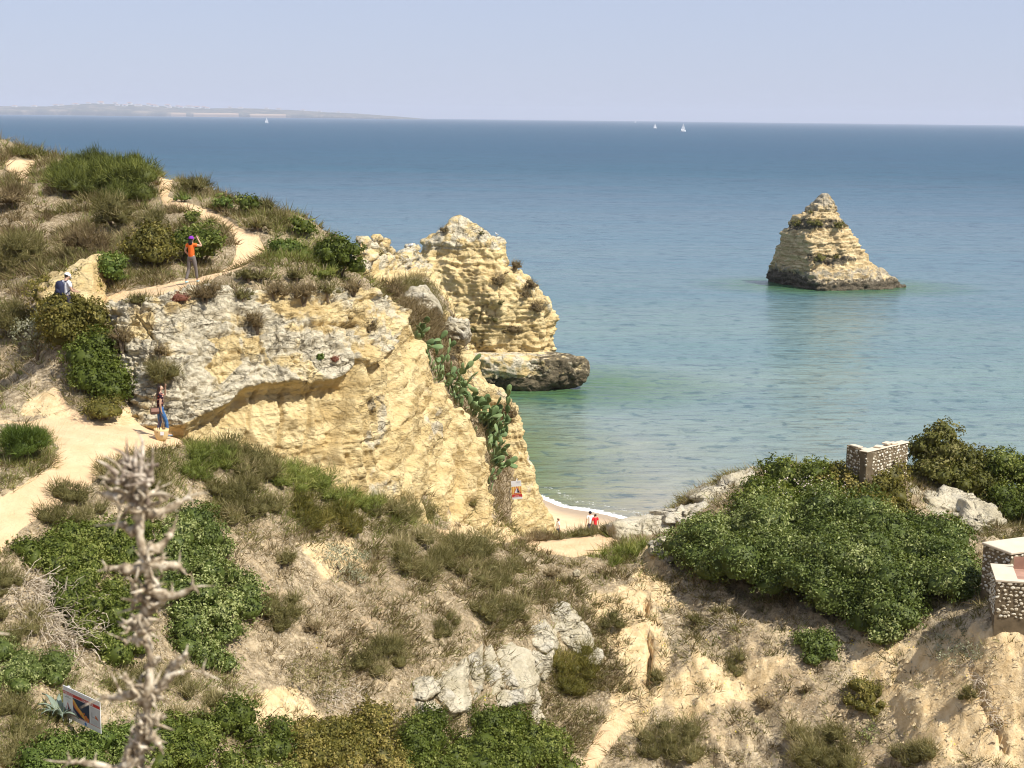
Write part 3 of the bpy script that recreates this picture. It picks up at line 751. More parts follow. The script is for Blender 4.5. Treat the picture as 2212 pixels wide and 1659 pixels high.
# ------------------------------------------------------------------ far coast with white houses and pale cliffs
HX = np.linspace(W(-500,240,20000)[0], W(905,252,20000)[0], 420)
vxs = 1106 + HX / 20000 * FOC
ridge = 1.95 * np.interp(vxs, [-500,0,60,150,240,330,420,500,600,700,800,870,905], [60,56,62,84,78,66,58,60,50,38,24,10,1]) + 5 * fbm(P3(HX / 320, HX * 0), 4, 4)
prof = [(-30, -.05), (0, .0), (30, .45), (300, .55), (800, .8), (1500, 1.0), (2500, .7), (4600, -.1)]
g = np.array([[[x, 20000 + dy, max(h, 0) * f if f > 0 else -4] for x, h in zip(HX, ridge)] for dy, f in prof])
g = cr(g, 60); Pp = g.reshape(-1, 3)
Pp[:, 2] += 5 * fbm(Pp * .006, 4, 4) * sst(Pp[:, 2], 2, 20)
v, _ = proj(Pp)
cf = np.zeros(len(Pp))
row = np.repeat(np.arange(60), 420)
for a, b in [(370, 402), (418, 516), (540, 618)]: cf = np.maximum(cf, sst(v[:, 0], a - 3, a + 3) * (1 - sst(v[:, 0], b - 3, b + 3)) * (row < 17) * (row > 1))
n = N('far_coast', 1, 0)
b_ = n.noise(.006, detail=6, rough=.7)
veg = n.ramp(b_, [(.35, (.05, .06, .04)), (.5, (.10, .10, .06)), (.62, (.26, .21, .14))])
n.col(n.mix(n.clampr(n.math('ADD', n.attr('cf'), n.math('MULTIPLY', n.math('SUBTRACT', n.noise(.008, detail=4), .5), .9)), .4, .6), veg, (.46, .33, .21)))
coast = tag(mesh_obj('far_headland', Pp, grid_faces(60, 420), n.m, {'cf': cf}, smooth=True), kind='structure')
hm = flat('white_render', (.82, .81, .78), .8); rm = flat('terracotta_roof', (.45, .22, .13), .9); gm_ = flat('dark_window', (.03, .035, .04), .2, .5)
rng = np.random.default_rng(5)
bm = bmesh.new(); add_box(bm, (0, 0, .5), (1, 1, 1)); hb = bpy.data.meshes.new('wall'); bm.to_mesh(hb); bm.free(); hb.materials.append(hm)
bm = bmesh.new()
vs = [bm.verts.new(c) for c in [(-.53, -.53, 1), (.53, -.53, 1), (.53, .53, 1), (-.53, .53, 1), (-.3, 0, 1.25), (.3, 0, 1.25)]]
for f in [(0, 1, 5, 4), (1, 2, 5), (2, 3, 4, 5), (3, 0, 4), (3, 2, 1, 0)]: bm.faces.new([vs[i] for i in f])
hr = bpy.data.meshes.new('roof'); bm.to_mesh(hr); bm.free(); hr.materials.append(rm)
bm = bmesh.new()
add_box(bm, (0, -.5, .55), (.5, .03, .3))
hw_ = bpy.data.meshes.new('window'); bm.to_mesh(hw_); bm.free(); hw_.materials.append(gm_)
spots = [(196,.95,40,14),(205,.8,30,10),(262,.85,34,12),(268,.65,30,10),(290,.75,46,9),(302,.9,30,12),(318,.8,52,10),(332,.7,30,9),(345,.85,40,11),(358,.72,26,9),(372,.82,38,10),(384,.7,30,10),(396,.85,60,11),
         (412,.8,44,12),(424,.9,30,9),(440,.75,26,9),(60,.8,30,9),(96,.9,34,10),(140,.95,28,8),(158,.7,36,9),(176,.8,26,8),(228,.9,30,9),(246,.7,24,8),(480,.92,24,9),(505,.85,30,9),(560,.9,26,8),(590,.85,30,9),(640,.9,26,8),(680,.88,24,7),(720,.85,24,7),(20,.75,30,9),(122,.75,22,8)]
for i, (vx_, f, wd, ht) in enumerate(spots):
    X = (vx_ - 1106) / FOC * 20700
    j = np.argmin(np.abs(Pp[:, 0] - X) + np.abs(Pp[:, 1] - (20000 + f * 1500)))
    big_ = wd > 50
    e = empty('far_building' , (Pp[j, 0], Pp[j, 1] - 25, Pp[j, 2] - 4), 'long white hotel block on the hazy far coast' if big_ else 'small white house on the hazy far coast', 'building', 'white hotel blocks on the far coast' if big_ else 'white houses on the far coast')
    wl_ = None
    for nm, me in (('wall', hb), ('roof', hr), ('window', hw_)):
        c_ = bpy.data.objects.new(nm, me); COL.objects.link(c_)
        if nm == 'window': c_.parent = wl_; continue
        c_.parent = e; wl_ = wl_ or c_; c_.scale = (wd * 2.1, 40, ht * 2.3)

# ------------------------------------------------------------------ the air between here and the far coast
hz = bpy.data.materials.new('sea_haze'); hz.use_nodes = True; t = hz.node_tree; t.nodes.clear()
pv = t.nodes.new('ShaderNodeVolumePrincipled'); ou = t.nodes.new('ShaderNodeOutputMaterial')
pv.inputs['Color'].default_value = (.80, .86, 1.0, 1); pv.inputs['Density'].default_value = .00005
t.links.new(pv.outputs[0], ou.inputs['Volume'])
bm = bmesh.new(); add_box(bm, (0, 0, 120), (62000, 62000, 260))
tag(bm_obj('haze', bm, hz), kind='stuff')
# ------------------------------------------------------------------ vegetation
def unit(a): return a / np.maximum(np.linalg.norm(a, axis=1, keepdims=True), 1e-9)
def leaves(pos, nrm, size, asp, rng, tilt=.8, v=None):
    n = len(pos); nn = unit(nrm + tilt * rng.normal(size=(n, 3)))
    t = unit(np.cross(nn, rng.normal(size=(n, 3)))); b = np.cross(nn, t)
    s = (size * rng.uniform(.65, 1.35, n))[:, None]
    bend = nn * s * .12
    V = np.stack([pos - t * s * .5 - bend, pos + b * s * asp * .5 + bend, pos + t * s * .5 - bend, pos - b * s * asp * .5 + bend], 1).reshape(-1, 3)
    F = np.arange(n * 4).reshape(n, 4)
    vv = np.repeat(np.clip(rng.normal(.45, .22, n) if v is None else v, 0, 1), 4)
    return V, F, vv
def blades(pos, dirs, ln, wd, rng, v=None, curl=.25):
    n = len(pos); d = unit(dirs); side = unit(np.cross(d, rng.normal(size=(n, 3))))
    l = (ln * rng.uniform(.5, 1.3, n))[:, None]; w = (wd * rng.uniform(.7, 1.3, n))[:, None]
    m = pos + d * l * .55 + side * 0; bend = rng.normal(size=(n, 3)) * l * curl
    V = np.stack([pos - side * w * .6, pos + side * w * .6, pos + d * l + bend], 1).reshape(-1, 3)
    F = np.arange(n * 3).reshape(n, 3)
    vv = np.repeat(np.clip(rng.normal(.45, .25, n) if v is None else v, 0, 1), 3)
    return V, F, vv
_u, _w = np.meshgrid(np.linspace(0, 2 * np.pi, 13)[:-1], np.linspace(-.35, 1, 8) * np.pi / 2)
_SP = np.stack([np.cos(_w) * np.cos(_u), np.cos(_w) * np.sin(_u), np.sin(_w)], -1).reshape(-1, 3); _SF = grid_faces(8, 12, True)
def crown(lobes, kind, size, dens, rng, asp=.5, shell=.16, core=.86, ln=.25, wd=.012, up=.5, seedn=0, vshift=0.0):
    Vs, Fs, vs = [], [], []; off = 0
    def add(a):
        nonlocal off
        V, F, v = a; Vs.append(V); Fs.append(F + off); vs.append(v); off += len(V)
    lob = np.array(lobes)
    for k, (x, y, z, rx, rz) in enumerate(lob):
        c = np.array([x, y, z]); n = int(dens * 4.2 * (rx * rx * .5 + rx * rz * .5))
        n = max(n, 14)
        u = rng.normal(size=(n, 3)); u = unit(u); u[:, 2] = np.where(u[:, 2] < -.35, -u[:, 2], u[:, 2])
        # leafy shoots: gather the leaves round shoot tips
        q = u * np.array([rx, rx, rz])
        bumpy = 1 + .42 * fbm((q + c) * 1.5 / max(rx, .35) ** .5, 3 + seedn, 4) + shell * rng.uniform(-1, .7, n)
        p = c + q * bumpy[:, None]
        nr = unit(u / np.array([rx, rx, rz]))
        keep = np.ones(n, bool)
        for j, (x2, y2, z2, rx2, rz2) in enumerate(lob):
            if j == k: continue
            if abs(x2 - x) > rx + rx2 or abs(y2 - y) > rx + rx2: continue
            e = (((p[:, 0] - x2) / rx2) ** 2 + ((p[:, 1] - y2) / rx2) ** 2 + ((p[:, 2] - z2) / rz2) ** 2)
            keep &= e > .62
        p = p[keep]; nr = nr[keep]; m = len(p)
        lv = np.clip(.45 + .18 * rng.normal() + .22 * rng.normal(size=m) + .35 * fbm(p * 1.1, 55, 2) + vshift, 0, 1)
        if kind == 'leaf':
            g = rng.integers(0, max(1, m // 6), m) if m > 20 else None
            if g is not None and m > 20:
                tips = p[:max(1, m // 6)]; tn = nr[:max(1, m // 6)]
                p = tips[g] * .62 + p * .38 if False else tips[g] + rng.normal(size=(m, 3)) * size * .62
                nr = unit(tn[g] + unit(p - tips[g]) * .7 + np.array([0, 0, .25])); lv = np.clip(lv[g] + .12 * rng.normal(size=m), 0, 1)
            add(leaves(p, nr, size, asp, rng, .45, lv))
        else:
            d = nr * (1 - up) + np.array([0, 0, 1]) * up + rng.normal(size=(m, 3)) * .38
            add(blades(p - nr * ln * .35, d, ln, wd, rng, lv))
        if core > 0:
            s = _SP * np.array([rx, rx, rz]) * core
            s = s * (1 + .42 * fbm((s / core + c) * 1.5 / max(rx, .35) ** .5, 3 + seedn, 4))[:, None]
            add((c + s, _SF if kind == 'leaf' else np.vstack([_SF[:, [0, 1, 2]], _SF[:, [0, 2, 3]]]), np.clip(.12 + .1 * rng.normal(size=len(s)), 0, 1)))  # core painted in the darkest leaf tones, as shade inside the crown
    return np.vstack(Vs), np.vstack(Fs), np.concatenate(vs)
def on_patch(vs, PV, Pts):
    out = []
    for q in np.atleast_2d(vs):
        d2 = ((PV - q) ** 2).sum(1); near = np.argsort(d2)[:12]
        k = near[np.argmin(Pts[near, 1])]; out.append(Pts[k])
    return np.array(out)
def shrub_obj(name, label, cat, base, V, F, v, mat, stems=True, group=None, rng=None, fname='foliage', extra=None):
    e = empty(name, base, label, cat, group)
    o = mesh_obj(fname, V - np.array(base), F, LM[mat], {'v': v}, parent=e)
    if stems:
        bm = bmesh.new(); ext = (V.max(0) - V.min(0)); top = V.max(0)[2] - base[2]
        top = min(top, stems) if stems is not True else top
        for k in range(3):
            a = rng.uniform(0, 6.28); r = .22 * min(ext[0], ext[1], top * 2)
            add_tube(bm, [(0, 0, -.25), (math.cos(a) * r * .4, math.sin(a) * r * .4, top * .3), (math.cos(a) * r, math.sin(a) * r, top * .62)], [.05, .035, .015], 5)
        bm_obj('stem', bm, M['stem'], parent=e)
    return e
KINDS = {  # leaf style, size, density per m2, aspect, core, length, width, upwardness
 'dense': dict(kind='leaf', size=.100, dens=480, asp=.55, core=.74, shell=.22),
 'bush': dict(kind='leaf', size=.105, dens=480, asp=.50, core=.74, shell=.22),
 'green': dict(kind='leaf', size=.095, dens=480, asp=.5, core=.74, shell=.22),
 'gold': dict(kind='leaf', size=.115, dens=400, asp=.5, core=.72, shell=.25),
 'grey': dict(kind='leaf', size=.08, dens=420, asp=.4, core=0, shell=.5),
 'olive': dict(kind='leaf', size=.085, dens=520, asp=.42, core=.70, shell=.3),
 'broom': dict(kind='blade', size=.1, dens=900, ln=.24, wd=.017, up=.45, core=.74, shell=.3),
 'scrub': dict(kind='blade', size=.1, dens=560, ln=.26, wd=.015, up=.34, core=.55, shell=.4),
 'brown': dict(kind='blade', size=.1, dens=520, ln=.22, wd=.015, up=.28, core=.55, shell=.4),
 'grass': dict(kind='blade', size=.1, dens=560, ln=.36, wd=.016, up=.62, core=.45, shell=.4),
 'red': dict(kind='leaf', size=.06, dens=500, asp=.6, core=.7),
}
rng = np.random.default_rng(11)
def free(kind, cx, yb, w, h, label, name='shrub', mat=None, cat='shrub', nl=None, sink=.12, surf=None, scale=1.0, group=None, stems=True, vshift=0.0, flat_=1.0):
    """a free-standing shrub seen over width w and height h with its foot at (cx, yb)"""
    if surf is None:
        P, t = hit([[cx, yb - sink * h]])
        for dy in (6, 16, 30, 50):
            if np.isnan(t[0]): P, t = hit([[cx, yb + dy]])
        if np.isnan(t[0]): print('MISS', label); return None
        P = P[0]
    else:
        P = on_patch([[cx, yb - sink * h]], surf[0], surf[1])[0]
    d = P[1]; s = d / FOC
    big_ = 1.12 if kind in ('dense', 'green') else 1.0
    R_ = w / 2 * s * big_; H = h * s * flat_ * .84 * big_
    k = dict(KINDS[kind]); nl = nl or int(np.clip(6 + 4 * R_, 6, 16))
    lob = []
    for i in range(nl):
        a = rng.uniform(0, 6.28); q = math.sqrt(rng.uniform(0, 1)) * .62
        zz = rng.uniform(.22, .68)
        r = rng.uniform(.34, .5) * min(R_, H * .62)
        q2 = q * (1.15 - .6 * max(0, zz - .3))
        lob.append((P[0] + math.cos(a) * q2 * R_, d + math.sin(a) * q2 * R_ * .9, P[2] + zz * H, r * rng.uniform(.95, 1.25), min(r, H * .36)))
    lob.append((P[0], d, P[2] + H * .42, R_ * .60, H * .48))
    f = 50.0 / max(d, 30)
    for q in ('size', 'ln', 'wd'):
        if q in k: k[q] = k[q] / max(f, .45) * scale if d > 50 else k[q] * scale
    k['dens'] = k['dens'] * min(1.6, f * f) / scale ** 2
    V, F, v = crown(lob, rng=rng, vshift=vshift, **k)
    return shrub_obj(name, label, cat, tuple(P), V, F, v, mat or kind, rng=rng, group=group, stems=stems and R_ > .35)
def spread(kind, poly, n, rad, label, name='shrub', mat=None, cat='shrub', hgt=.35, surf=None, scale=1.0, rz=.8, dmin=26, vshift=0.0, stems=True, group=None, dens=1.0, dome=0.0):
    """a low spreading shrub that follows the ground inside a polygon of the picture"""
    poly = np.array(poly, float); lo, hi = poly.min(0), poly.max(0); pts = []; n = int(n * 1.45)
    tries = 0
    while len(pts) < n and tries < 6000:
        q = rng.uniform(lo, hi); tries += 1
        if pin(q[None], poly, .5)[0] < .5: continue
        lim = rad * .68 * (1 - tries / 7000)
        if pts and min(np.hypot(*(q - p)) for p in pts) < lim: continue
        pts.append(q)
    pts = np.array(pts)
    if surf is None:
        P, t = hit(pts, dmin)
        for k_ in np.where(np.isnan(t))[0]:
            for dy in range(10, 260, 12):
                q_, t_ = hit([pts[k_] + np.array([0, dy])], dmin)
                if not np.isnan(t_[0]):
                    P[k_] = W(pts[k_][0], pts[k_][1], q_[0][1] + .3); t[k_] = 1; break
        P = P[~np.isnan(t)]
    else: P = on_patch(pts, surf[0], surf[1])
    lob = []
    k = dict(KINDS[kind])
    for p in P:
        r = rad * p[1] / FOC * rng.uniform(.85, 1.5)
        q_ = 1 - min(1, np.hypot(*(p[:2] - P[:, :2].mean(0))) / (np.ptp(P[:, 0]) * .5 + .1))
        lob.append((p[0], p[1], p[2] + hgt * r * rng.uniform(.35, 1.45) + dome * q_ ** .7, r, r * rz))
    dm = P[:, 1].mean(); f = 50.0 / dm
    for q in ('size', 'ln', 'wd'):
        if q in k: k[q] = k[q] * max(.75, 1 / f) * scale
    k['dens'] = k['dens'] * min(1.6, f * f) / scale ** 2 * dens
    V, F, v = crown(lob, rng=rng, vshift=vshift, **k)
    j = np.argmin(np.hypot(*(P[:, :2] - P[:, :2].mean(0)).T))
    return shrub_obj(name, label, cat, tuple(P[j]), V, F, v, mat or kind, rng=rng, stems=lob[j][4] * .8 if stems else False, group=group)

CL = (CV, CPts); GU = (GV, GPts); PI_ = (PV, PPts); SK = (SV, SPts); SK3 = (SV3, S3); RD = (RV, RPts)
# --- the great mastic mound on the right
spread('bush', [(1470,1215),(1540,1180),(1640,1150),(1750,1190),(1880,1200),(1960,1270),(1975,1340),(1920,1380),(1830,1360),(1700,1335),(1560,1290),(1470,1235)], 44, 46, 'largest mastic bush on the right, bright grey-green and spreading down the slope', hgt=.75, dome=1.0, name='mastic_bush')
spread('bush', [(1630,1080),(1680,1045),(1780,1030),(1790,1110),(1760,1160),(1650,1150),(1590,1140)], 15, 36, 'dark mastic bush with pale blossom, above and behind the largest one', mat='dense', hgt=.6, name='mastic_bush', vshift=.12)
spread('dense', [(1790,1030),(1860,1032),(1935,1058),(1955,1120),(1900,1170),(1800,1150),(1780,1100)], 14, 34, 'brown-green bush directly below the far stone wall', hgt=.6, mat='olive')
spread('bush', [(1950,1170),(2020,1170),(2070,1230),(2080,1290),(2030,1310),(1985,1290),(1930,1200)], 16, 38, 'darker rounded mastic bush beside the near stone tank', hgt=.7, name='mastic_bush', vshift=-.12)
free('bush', 1908, 1408, 80, 90, 'small leafy bush hanging from the lower right edge of the great mastic mound', vshift=.1, mat='bush', name='mastic_bush')
spread('bush', [(1480,1170),(1530,1160),(1550,1180),(1490,1200)], 4, 26, 'left shoulder of low green shrub where the mastic mound meets the white rocks', mat='green', hgt=.6)
# blossom among the dark mastic
pb, tb = hit([[x, y] for x, y in zip(rng.uniform(1640, 1830, 90), rng.uniform(1050, 1150, 90))]); pb = pb[~np.isnan(tb)]
pb = pb + np.array([0, -.8, .85]) + rng.normal(size=pb.shape) * .12
V, F, v = leaves(np.repeat(pb, 3, 0) + rng.normal(size=(len(pb) * 3, 3)) * .05, np.tile([0, -.6, .8], (len(pb) * 3, 1)), .055, .9, rng)
tag(mesh_obj('blossom', V, F, LM['flower'], {'v': v}), kind='stuff')
# --- far right bushes by the wall
spread('gold', [(1985,985),(2030,975),(2060,1000),(2070,1040),(2030,1060),(1990,1040)], 14, 26, 'golden-green bush right of the far stone wall', hgt=1.0)
spread('gold', [(2060,1010),(2110,1040),(2130,1080),(2080,1080),(2050,1050)], 10, 26, 'yellow-green bush between the golden bush and the round one at the right edge', hgt=.9, vshift=-.1)
spread('dense', [(2140,1060),(2190,1050),(2230,1090),(2230,1150),(2180,1150),(2150,1110)], 9, 30, 'round dark green bush at the right edge behind the near stone hut', hgt=1.0, mat='dense')
# --- bushes of the upper left hill
spread('broom', [(135,375),(185,360),(230,385),(220,425),(150,420),(125,400)], 8, 26, 'left part of the big dark broom thicket on the hilltop', hgt=.7, name='broom_shrub', vshift=-.15)
spread('broom', [(235,380),(290,385),(315,405),(320,430),(260,440),(225,420)], 8, 26, 'right part of the big dark broom thicket next to the upper path', hgt=.7, name='broom_shrub', vshift=-.22)
free('scrub', 245, 512, 130, 95, 'olive-brown scrub below the broom thicket')
free('scrub', 190, 560, 130, 80, 'brown scrub above the yellow wall behind the backpacker', mat='brown')
free('scrub', 55, 336, 130, 24, 'low yellowish scrub on the skyline at the left edge', mat='gold')
free('dense', 328, 590, 116, 108, 'dark olive bush left of the walker in orange', vshift=.02, mat='olive')
free('dense', 438, 582, 118, 100, 'dark round bush directly behind the walker in orange', mat='dense')
free('dense', 418, 484, 34, 30, 'small sprig bush poking above the round dark bush')
free('dense', 236, 632, 92, 80, 'bright leafy bush between the backpacker and the walker in orange', mat='green')
free('scrub', 330, 505, 90, 60, 'scrub patch above the dark olive bush')
free('brown', 22, 470, 100, 66, 'brown scrub at the left edge below the little upper path')
free('scrub', 40, 600, 140, 110, 'olive-brown scrub on the left slope')
free('brown', 25, 740, 110, 110, 'brown scrub at the left edge beside the silvery bush', mat='scrub')
free('dense', 150, 750, 150, 112, 'topmost crown of the tall bush, right in front of the backpacker', mat='olive', nl=16)
free('grey', 78, 800, 110, 130, 'silvery grey-green loose bush left of the tall dark bush', scale=1.1)
spread('dense', [(108,664),(180,652),(222,700),(225,760),(150,770),(110,730)], 8, 38, 'upper brownish-green half of the tall bush in front of the backpacker', hgt=.75, mat='olive')
spread('dense', [(170,770),(235,760),(262,820),(265,860),(200,865),(165,820)], 8, 34, 'lower dark half of the tall bush left of the woman with the basket', hgt=.75)
free('olive', 225, 915, 150, 62, 'low flowering shrub at the foot of the tall dark bush', scale=.9)
free('brown', 262, 800, 56, 90, 'grey twiggy shrub between the tall dark bush and the cliff')
free('scrub', 357, 850, 84, 78, 'olive bush growing from the cliff above the woman with the basket', vshift=-.1, surf=CL)
free('green', 322, 878, 44, 52, 'bright green little bush just left of the woman with the basket', surf=None)
free('scrub', 385, 905, 60, 44, 'brown and reddish scrub at the left foot of the cliff', mat='brown')
free('broom', 52, 1012, 165, 92, 'bright green bush on the left edge between the two arms of the path', mat='green', name='broom_shrub')
# along the seaward edge of the upper path
free('scrub', 425, 412, 110, 42, 'brown scrub on the skyline right of the upper path')
free('scrub', 395, 435, 60, 22, 'low green tuft on the right verge of the upper path', mat='green')
free('dense', 478, 462, 56, 34, 'small dark bush right of the bend in the upper path', mat='green')
free('dense', 535, 470, 72, 40, 'dark green bush on the seaward edge above the path bend', mat='dense')
free('scrub', 578, 470, 50, 34, 'olive scrub on the skyline beyond the dark green bush')
free('dense', 655, 520, 74, 44, 'dark bush on the skyline left of the black-green one')
free('green', 622, 570, 88, 58, 'mid-green bush on the outer side of the widest bend', mat='green', vshift=-.15)
free('scrub', 560, 512, 70, 36, 'brown scrub between the bend and the skyline')
free('dense', 735, 606, 104, 96, 'black-green dense bush standing against the sea', vshift=-.22)
free('scrub', 690, 560, 60, 40, 'olive scrub left of the black-green bush')
free('dense', 796, 668, 22, 34, 'tiny bright green bush on the brink of the cliff', mat='green', stems=False)
free('scrub', 535, 618, 60, 34, 'small dark shrub at the edge of the path bend', vshift=-.1)
# scrub fringe on the cliff top
for cx, yb, w, h, k, m, lb in [(300,672,90,34,'brown','scrub','olive scrub at the left end of the cliff-top fringe'),(392,668,60,30,'red','red','small reddish shrub on the cliff top below the walker in orange'),(440,668,110,48,'scrub','brown','dark brown scrub on the brink below the walker in orange'),(520,662,80,36,'scrub','scrub','olive scrub in the middle of the cliff-top fringe'),
        (590,660,80,40,'brown','brown','brown scrub hanging over the middle of the brink'),(650,668,90,44,'scrub','brown','dark scrub hanging over the brink right of the middle'),(705,652,70,36,'scrub','scrub','green-brown scrub on the cliff top right of the middle'),(755,648,70,36,'brown','brown','brown scrub near the right end of the cliff top'),(640,615,80,34,'scrub','scrub','low scrub on the terrace behind the cliff top'),(700,610,80,34,'scrub','grass','grassy tuft on the terrace below the black-green bush'),(560,620,60,28,'scrub','scrub','small scrub beside the sandy bend')]:
    free(k, cx, yb, w, h, lb, mat=m, surf=CL if yb > 640 else None, sink=.25)
free('scrub', 557, 722, 52, 62, 'grey-brown scrub growing in the crack in the middle of the cliff', surf=CL, mat='brown')
free('brown', 795, 730, 46, 50, 'brown scrub on the white rock at the right corner of the cliff', surf=CL)
free('red', 716, 790, 30, 22, 'dark red shrub on the grey cliff face', surf=CL)
free('green', 683, 782, 22, 18, 'little green herb left of the red shrub on the cliff face', surf=CL)
free('brown', 270, 760, 50, 60, 'brown scrub at the left end of the cliff face', surf=CL)
free('brown', 350, 780, 50, 34, 'brown tuft low on the left of the cliff face', surf=CL)
# gully scrub
spread('brown', [(850,640),(905,680),(935,730),(900,740),(865,690),(845,660)], 8, 24, 'brown scrub at the top of the gully beside the white boulder', surf=GU, hgt=.5)
spread('brown', [(900,690),(985,705),(995,760),(950,790),(915,760)], 10, 26, 'large dark brown scrub filling the head of the gully', surf=GU, hgt=.5, vshift=-.1)
spread('scrub', [(860,600),(930,650),(935,690),(880,660)], 6, 22, 'olive scrub below the ridge at the left of the gully', surf=GU, hgt=.5)
free('brown', 965, 830, 60, 50, 'red-brown scrub halfway down the gully', surf=GU)
free('brown', 1000, 945, 46, 50, 'brown dry scrub left of the prickly pear', surf=GU)
free('brown', 1060, 1050, 40, 56, 'small brown scrub beside the lowest prickly pear', surf=GU)
free('brown', 1102, 915, 44, 48, 'brown scrub on the seaward shoulder of the buttress', surf=PI_)
free('brown', 1100, 1015, 30, 44, 'hanging dark tuft above the warning sign', surf=PI_)
free('scrub', 1015, 1130, 54, 62, 'loose olive shrub at the foot of the cliff left of the sign', surf=None)
# small shrubs on the rocks in the sea
for cx, yb, w, h, lb in [(958,508,24,26,'dark tuft left of the summit of the big rock'),(1040,512,20,18,'dark tuft right of the summit of the big rock'),(1112,590,34,34,'dark shrub on the right shoulder of the big rock'),(1150,628,44,34,'shrub on the edge of the right shoulder of the big rock'),(1078,622,36,40,'dark shrub in the middle of the big rock'),(1110,725,66,34,'largest dark shrub low on the face of the big rock'),(1085,665,26,20,'small tuft above the largest shrub of the big rock'),(1160,680,44,40,'brown shrub patch on the right side of the big rock'),(1130,650,34,26,'brown tuft under the right shoulder of the big rock'),(1068,700,34,18,'thin tuft on a ledge of the big rock'),(1020,720,24,24,'tuft in the cleft on the left of the big rock')]:
    free('brown', cx, yb, w, h, lb, surf=SK, mat='brown' if h > 25 else 'scrub', stems=False, flat_=.9)
for cx, yb, w, h, lb in [(1722,494,38,24,'dark tuft on the left shoulder of the lone sea rock'),(1762,496,54,24,'dark green fringe on the upper band of the lone sea rock'),(1808,497,50,24,'dark green fringe right of the middle on the lone sea rock'),(1775,570,44,26,'dark tuft on the middle band of the lone sea rock'),(1808,562,24,14,'small tuft right on the middle band of the lone sea rock'),(1752,462,14,10,'small tuft below the summit of the lone sea rock')]:
    free('scrub', cx, yb, w, h, lb, surf=SK3, mat='olive', stems=False, scale=1.2)
free('scrub', 802, 560, 26, 16, 'small round tuft on the ridge beside the black-green bush', surf=RD, mat='scrub', stems=False)
# --- middle slope: green belt below the cliff
for i, (poly, n_, r_, k, m, lb) in enumerate([
  ([(410,985),(470,975),(500,1000),(430,1040),(390,1020)],7,22,'scrub','grass','green grassy shrub below the woman with the basket'),
  ([(490,965),(570,985),(600,1040),(520,1050),(480,1010)],8,26,'scrub','scrub','olive shrub left of the middle of the green belt under the cliff'),
  ([(590,1000),(680,1010),(710,1060),(640,1080),(590,1050)],8,24,'scrub','grass','bright green grassy shrub in the middle of the green belt under the cliff'),
  ([(700,1030),(790,1060),(830,1100),(760,1110),(700,1080)],8,22,'scrub','grass','leafy green shrub right of the middle of the green belt'),
  ([(810,1080),(900,1095),(950,1125),(880,1140),(810,1120)],7,22,'scrub','scrub','olive shrub at the right end of the green belt'),
  ([(440,1060),(560,1060),(620,1110),(520,1130),(440,1110)],8,26,'scrub','scrub','wide olive scrub behind the top of the dry thistle'),
  ([(640,1090),(760,1110),(800,1150),(700,1160),(630,1130)],8,24,'scrub','olive','mixed olive scrub above the bare sandy patch'),
  ([(230,1010),(330,990),(360,1040),(280,1080),(200,1060)],8,26,'scrub','scrub','dark scrub on the path edge behind the thistle head'),
  ([(110,1080),(200,1050),(230,1110),(150,1150),(90,1130)],7,24,'scrub','scrub','olive scrub on the lower edge of the sandy path'),
  ([(860,1190),(960,1180),(990,1240),(920,1270),(860,1240)],8,26,'scrub','scrub','left olive bush on the middle slope below the rim path'),
  ([(970,1170),(1080,1180),(1120,1240),(1080,1290),(1000,1260)],10,26,'scrub','scrub','right, greener bush on the middle slope below the rim path'),
  ([(700,1220),(780,1210),(800,1260),(730,1280)],5,22,'grey','grey','greyish dry shrub on the bare slope left of the olive bushes'),
  ([(570,1310),(640,1290),(680,1340),(620,1380),(560,1360)],6,22,'scrub','scrub','brown-green scrub right of the big green mastic carpet'),
  ([(780,1400),(860,1380),(880,1440),(820,1500),(770,1460)],7,24,'scrub','scrub','olive-brown scrub left of the rock outcrop'),
  ([(920,1340),(980,1330),(1000,1370),(950,1385)],4,20,'scrub','scrub','small dark bush above the middle of the rock outcrop'),
  ([(1020,1320),(1120,1320),(1150,1360),(1060,1370)],6,22,'scrub','scrub','olive scrub just above the rock outcrop'),
  ([(640,1440),(760,1420),(780,1500),(700,1550),(630,1510)],8,26,'grey','scrub','grey-olive scrub above the green hedge at the bottom'),
  ([(1190,1430),(1270,1410),(1290,1470),(1240,1510),(1190,1490)],7,24,'scrub','olive','olive bush at the lower right side of the rock outcrop'),
  ([(1260,1190),(1390,1185),(1400,1210),(1300,1225)],5,14,'grass','grass','low green grass patch on the rim path'),
  ([(1380,1600),(1460,1575),(1520,1600),(1530,1660),(1400,1665)],8,26,'scrub','scrub','olive bush at the bottom edge right of the hedge'),
  ([(1710,1590),(1770,1570),(1830,1620),(1840,1670),(1720,1670)],8,28,'scrub','scrub','big olive-grey bush at the bottom edge of the right slope'),
  ([(1735,1395),(1790,1390),(1800,1430),(1750,1440)],5,24,'dense','bush','round green bush just below the great mastic mound'),
  ([(1820,1500),(1890,1480),(1910,1530),(1850,1550)],6,20,'olive','olive','flat dark shrub in the middle of the right slope'),
  ([(1870,1570),(1885,1565),(1890,1590),(1870,1590)],3,16,'grey','bush','small grey-green bush below the flat dark shrub'),
  ([(1980,1400),(2080,1380),(2120,1430),(2040,1450)],6,18,'grey','grey','low grey-green mat near the near stone tank'),
  ([(1920,1620),(2010,1600),(2030,1660),(1940,1665)],5,22,'scrub','scrub','scrub at the bottom edge near the right corner'),
  ([(1290,1340),(1330,1330),(1340,1380),(1300,1390)],3,16,'scrub','scrub','dark little shrub right of the top of the rock outcrop'),
  ([(1560,1430),(1610,1420),(1610,1450),(1570,1455)],3,14,'scrub','scrub','small scrub tuft below the mastic mound on the sand'),
 ]):
    spread(k, poly, n_, r_, lb, mat=m, hgt=.45)
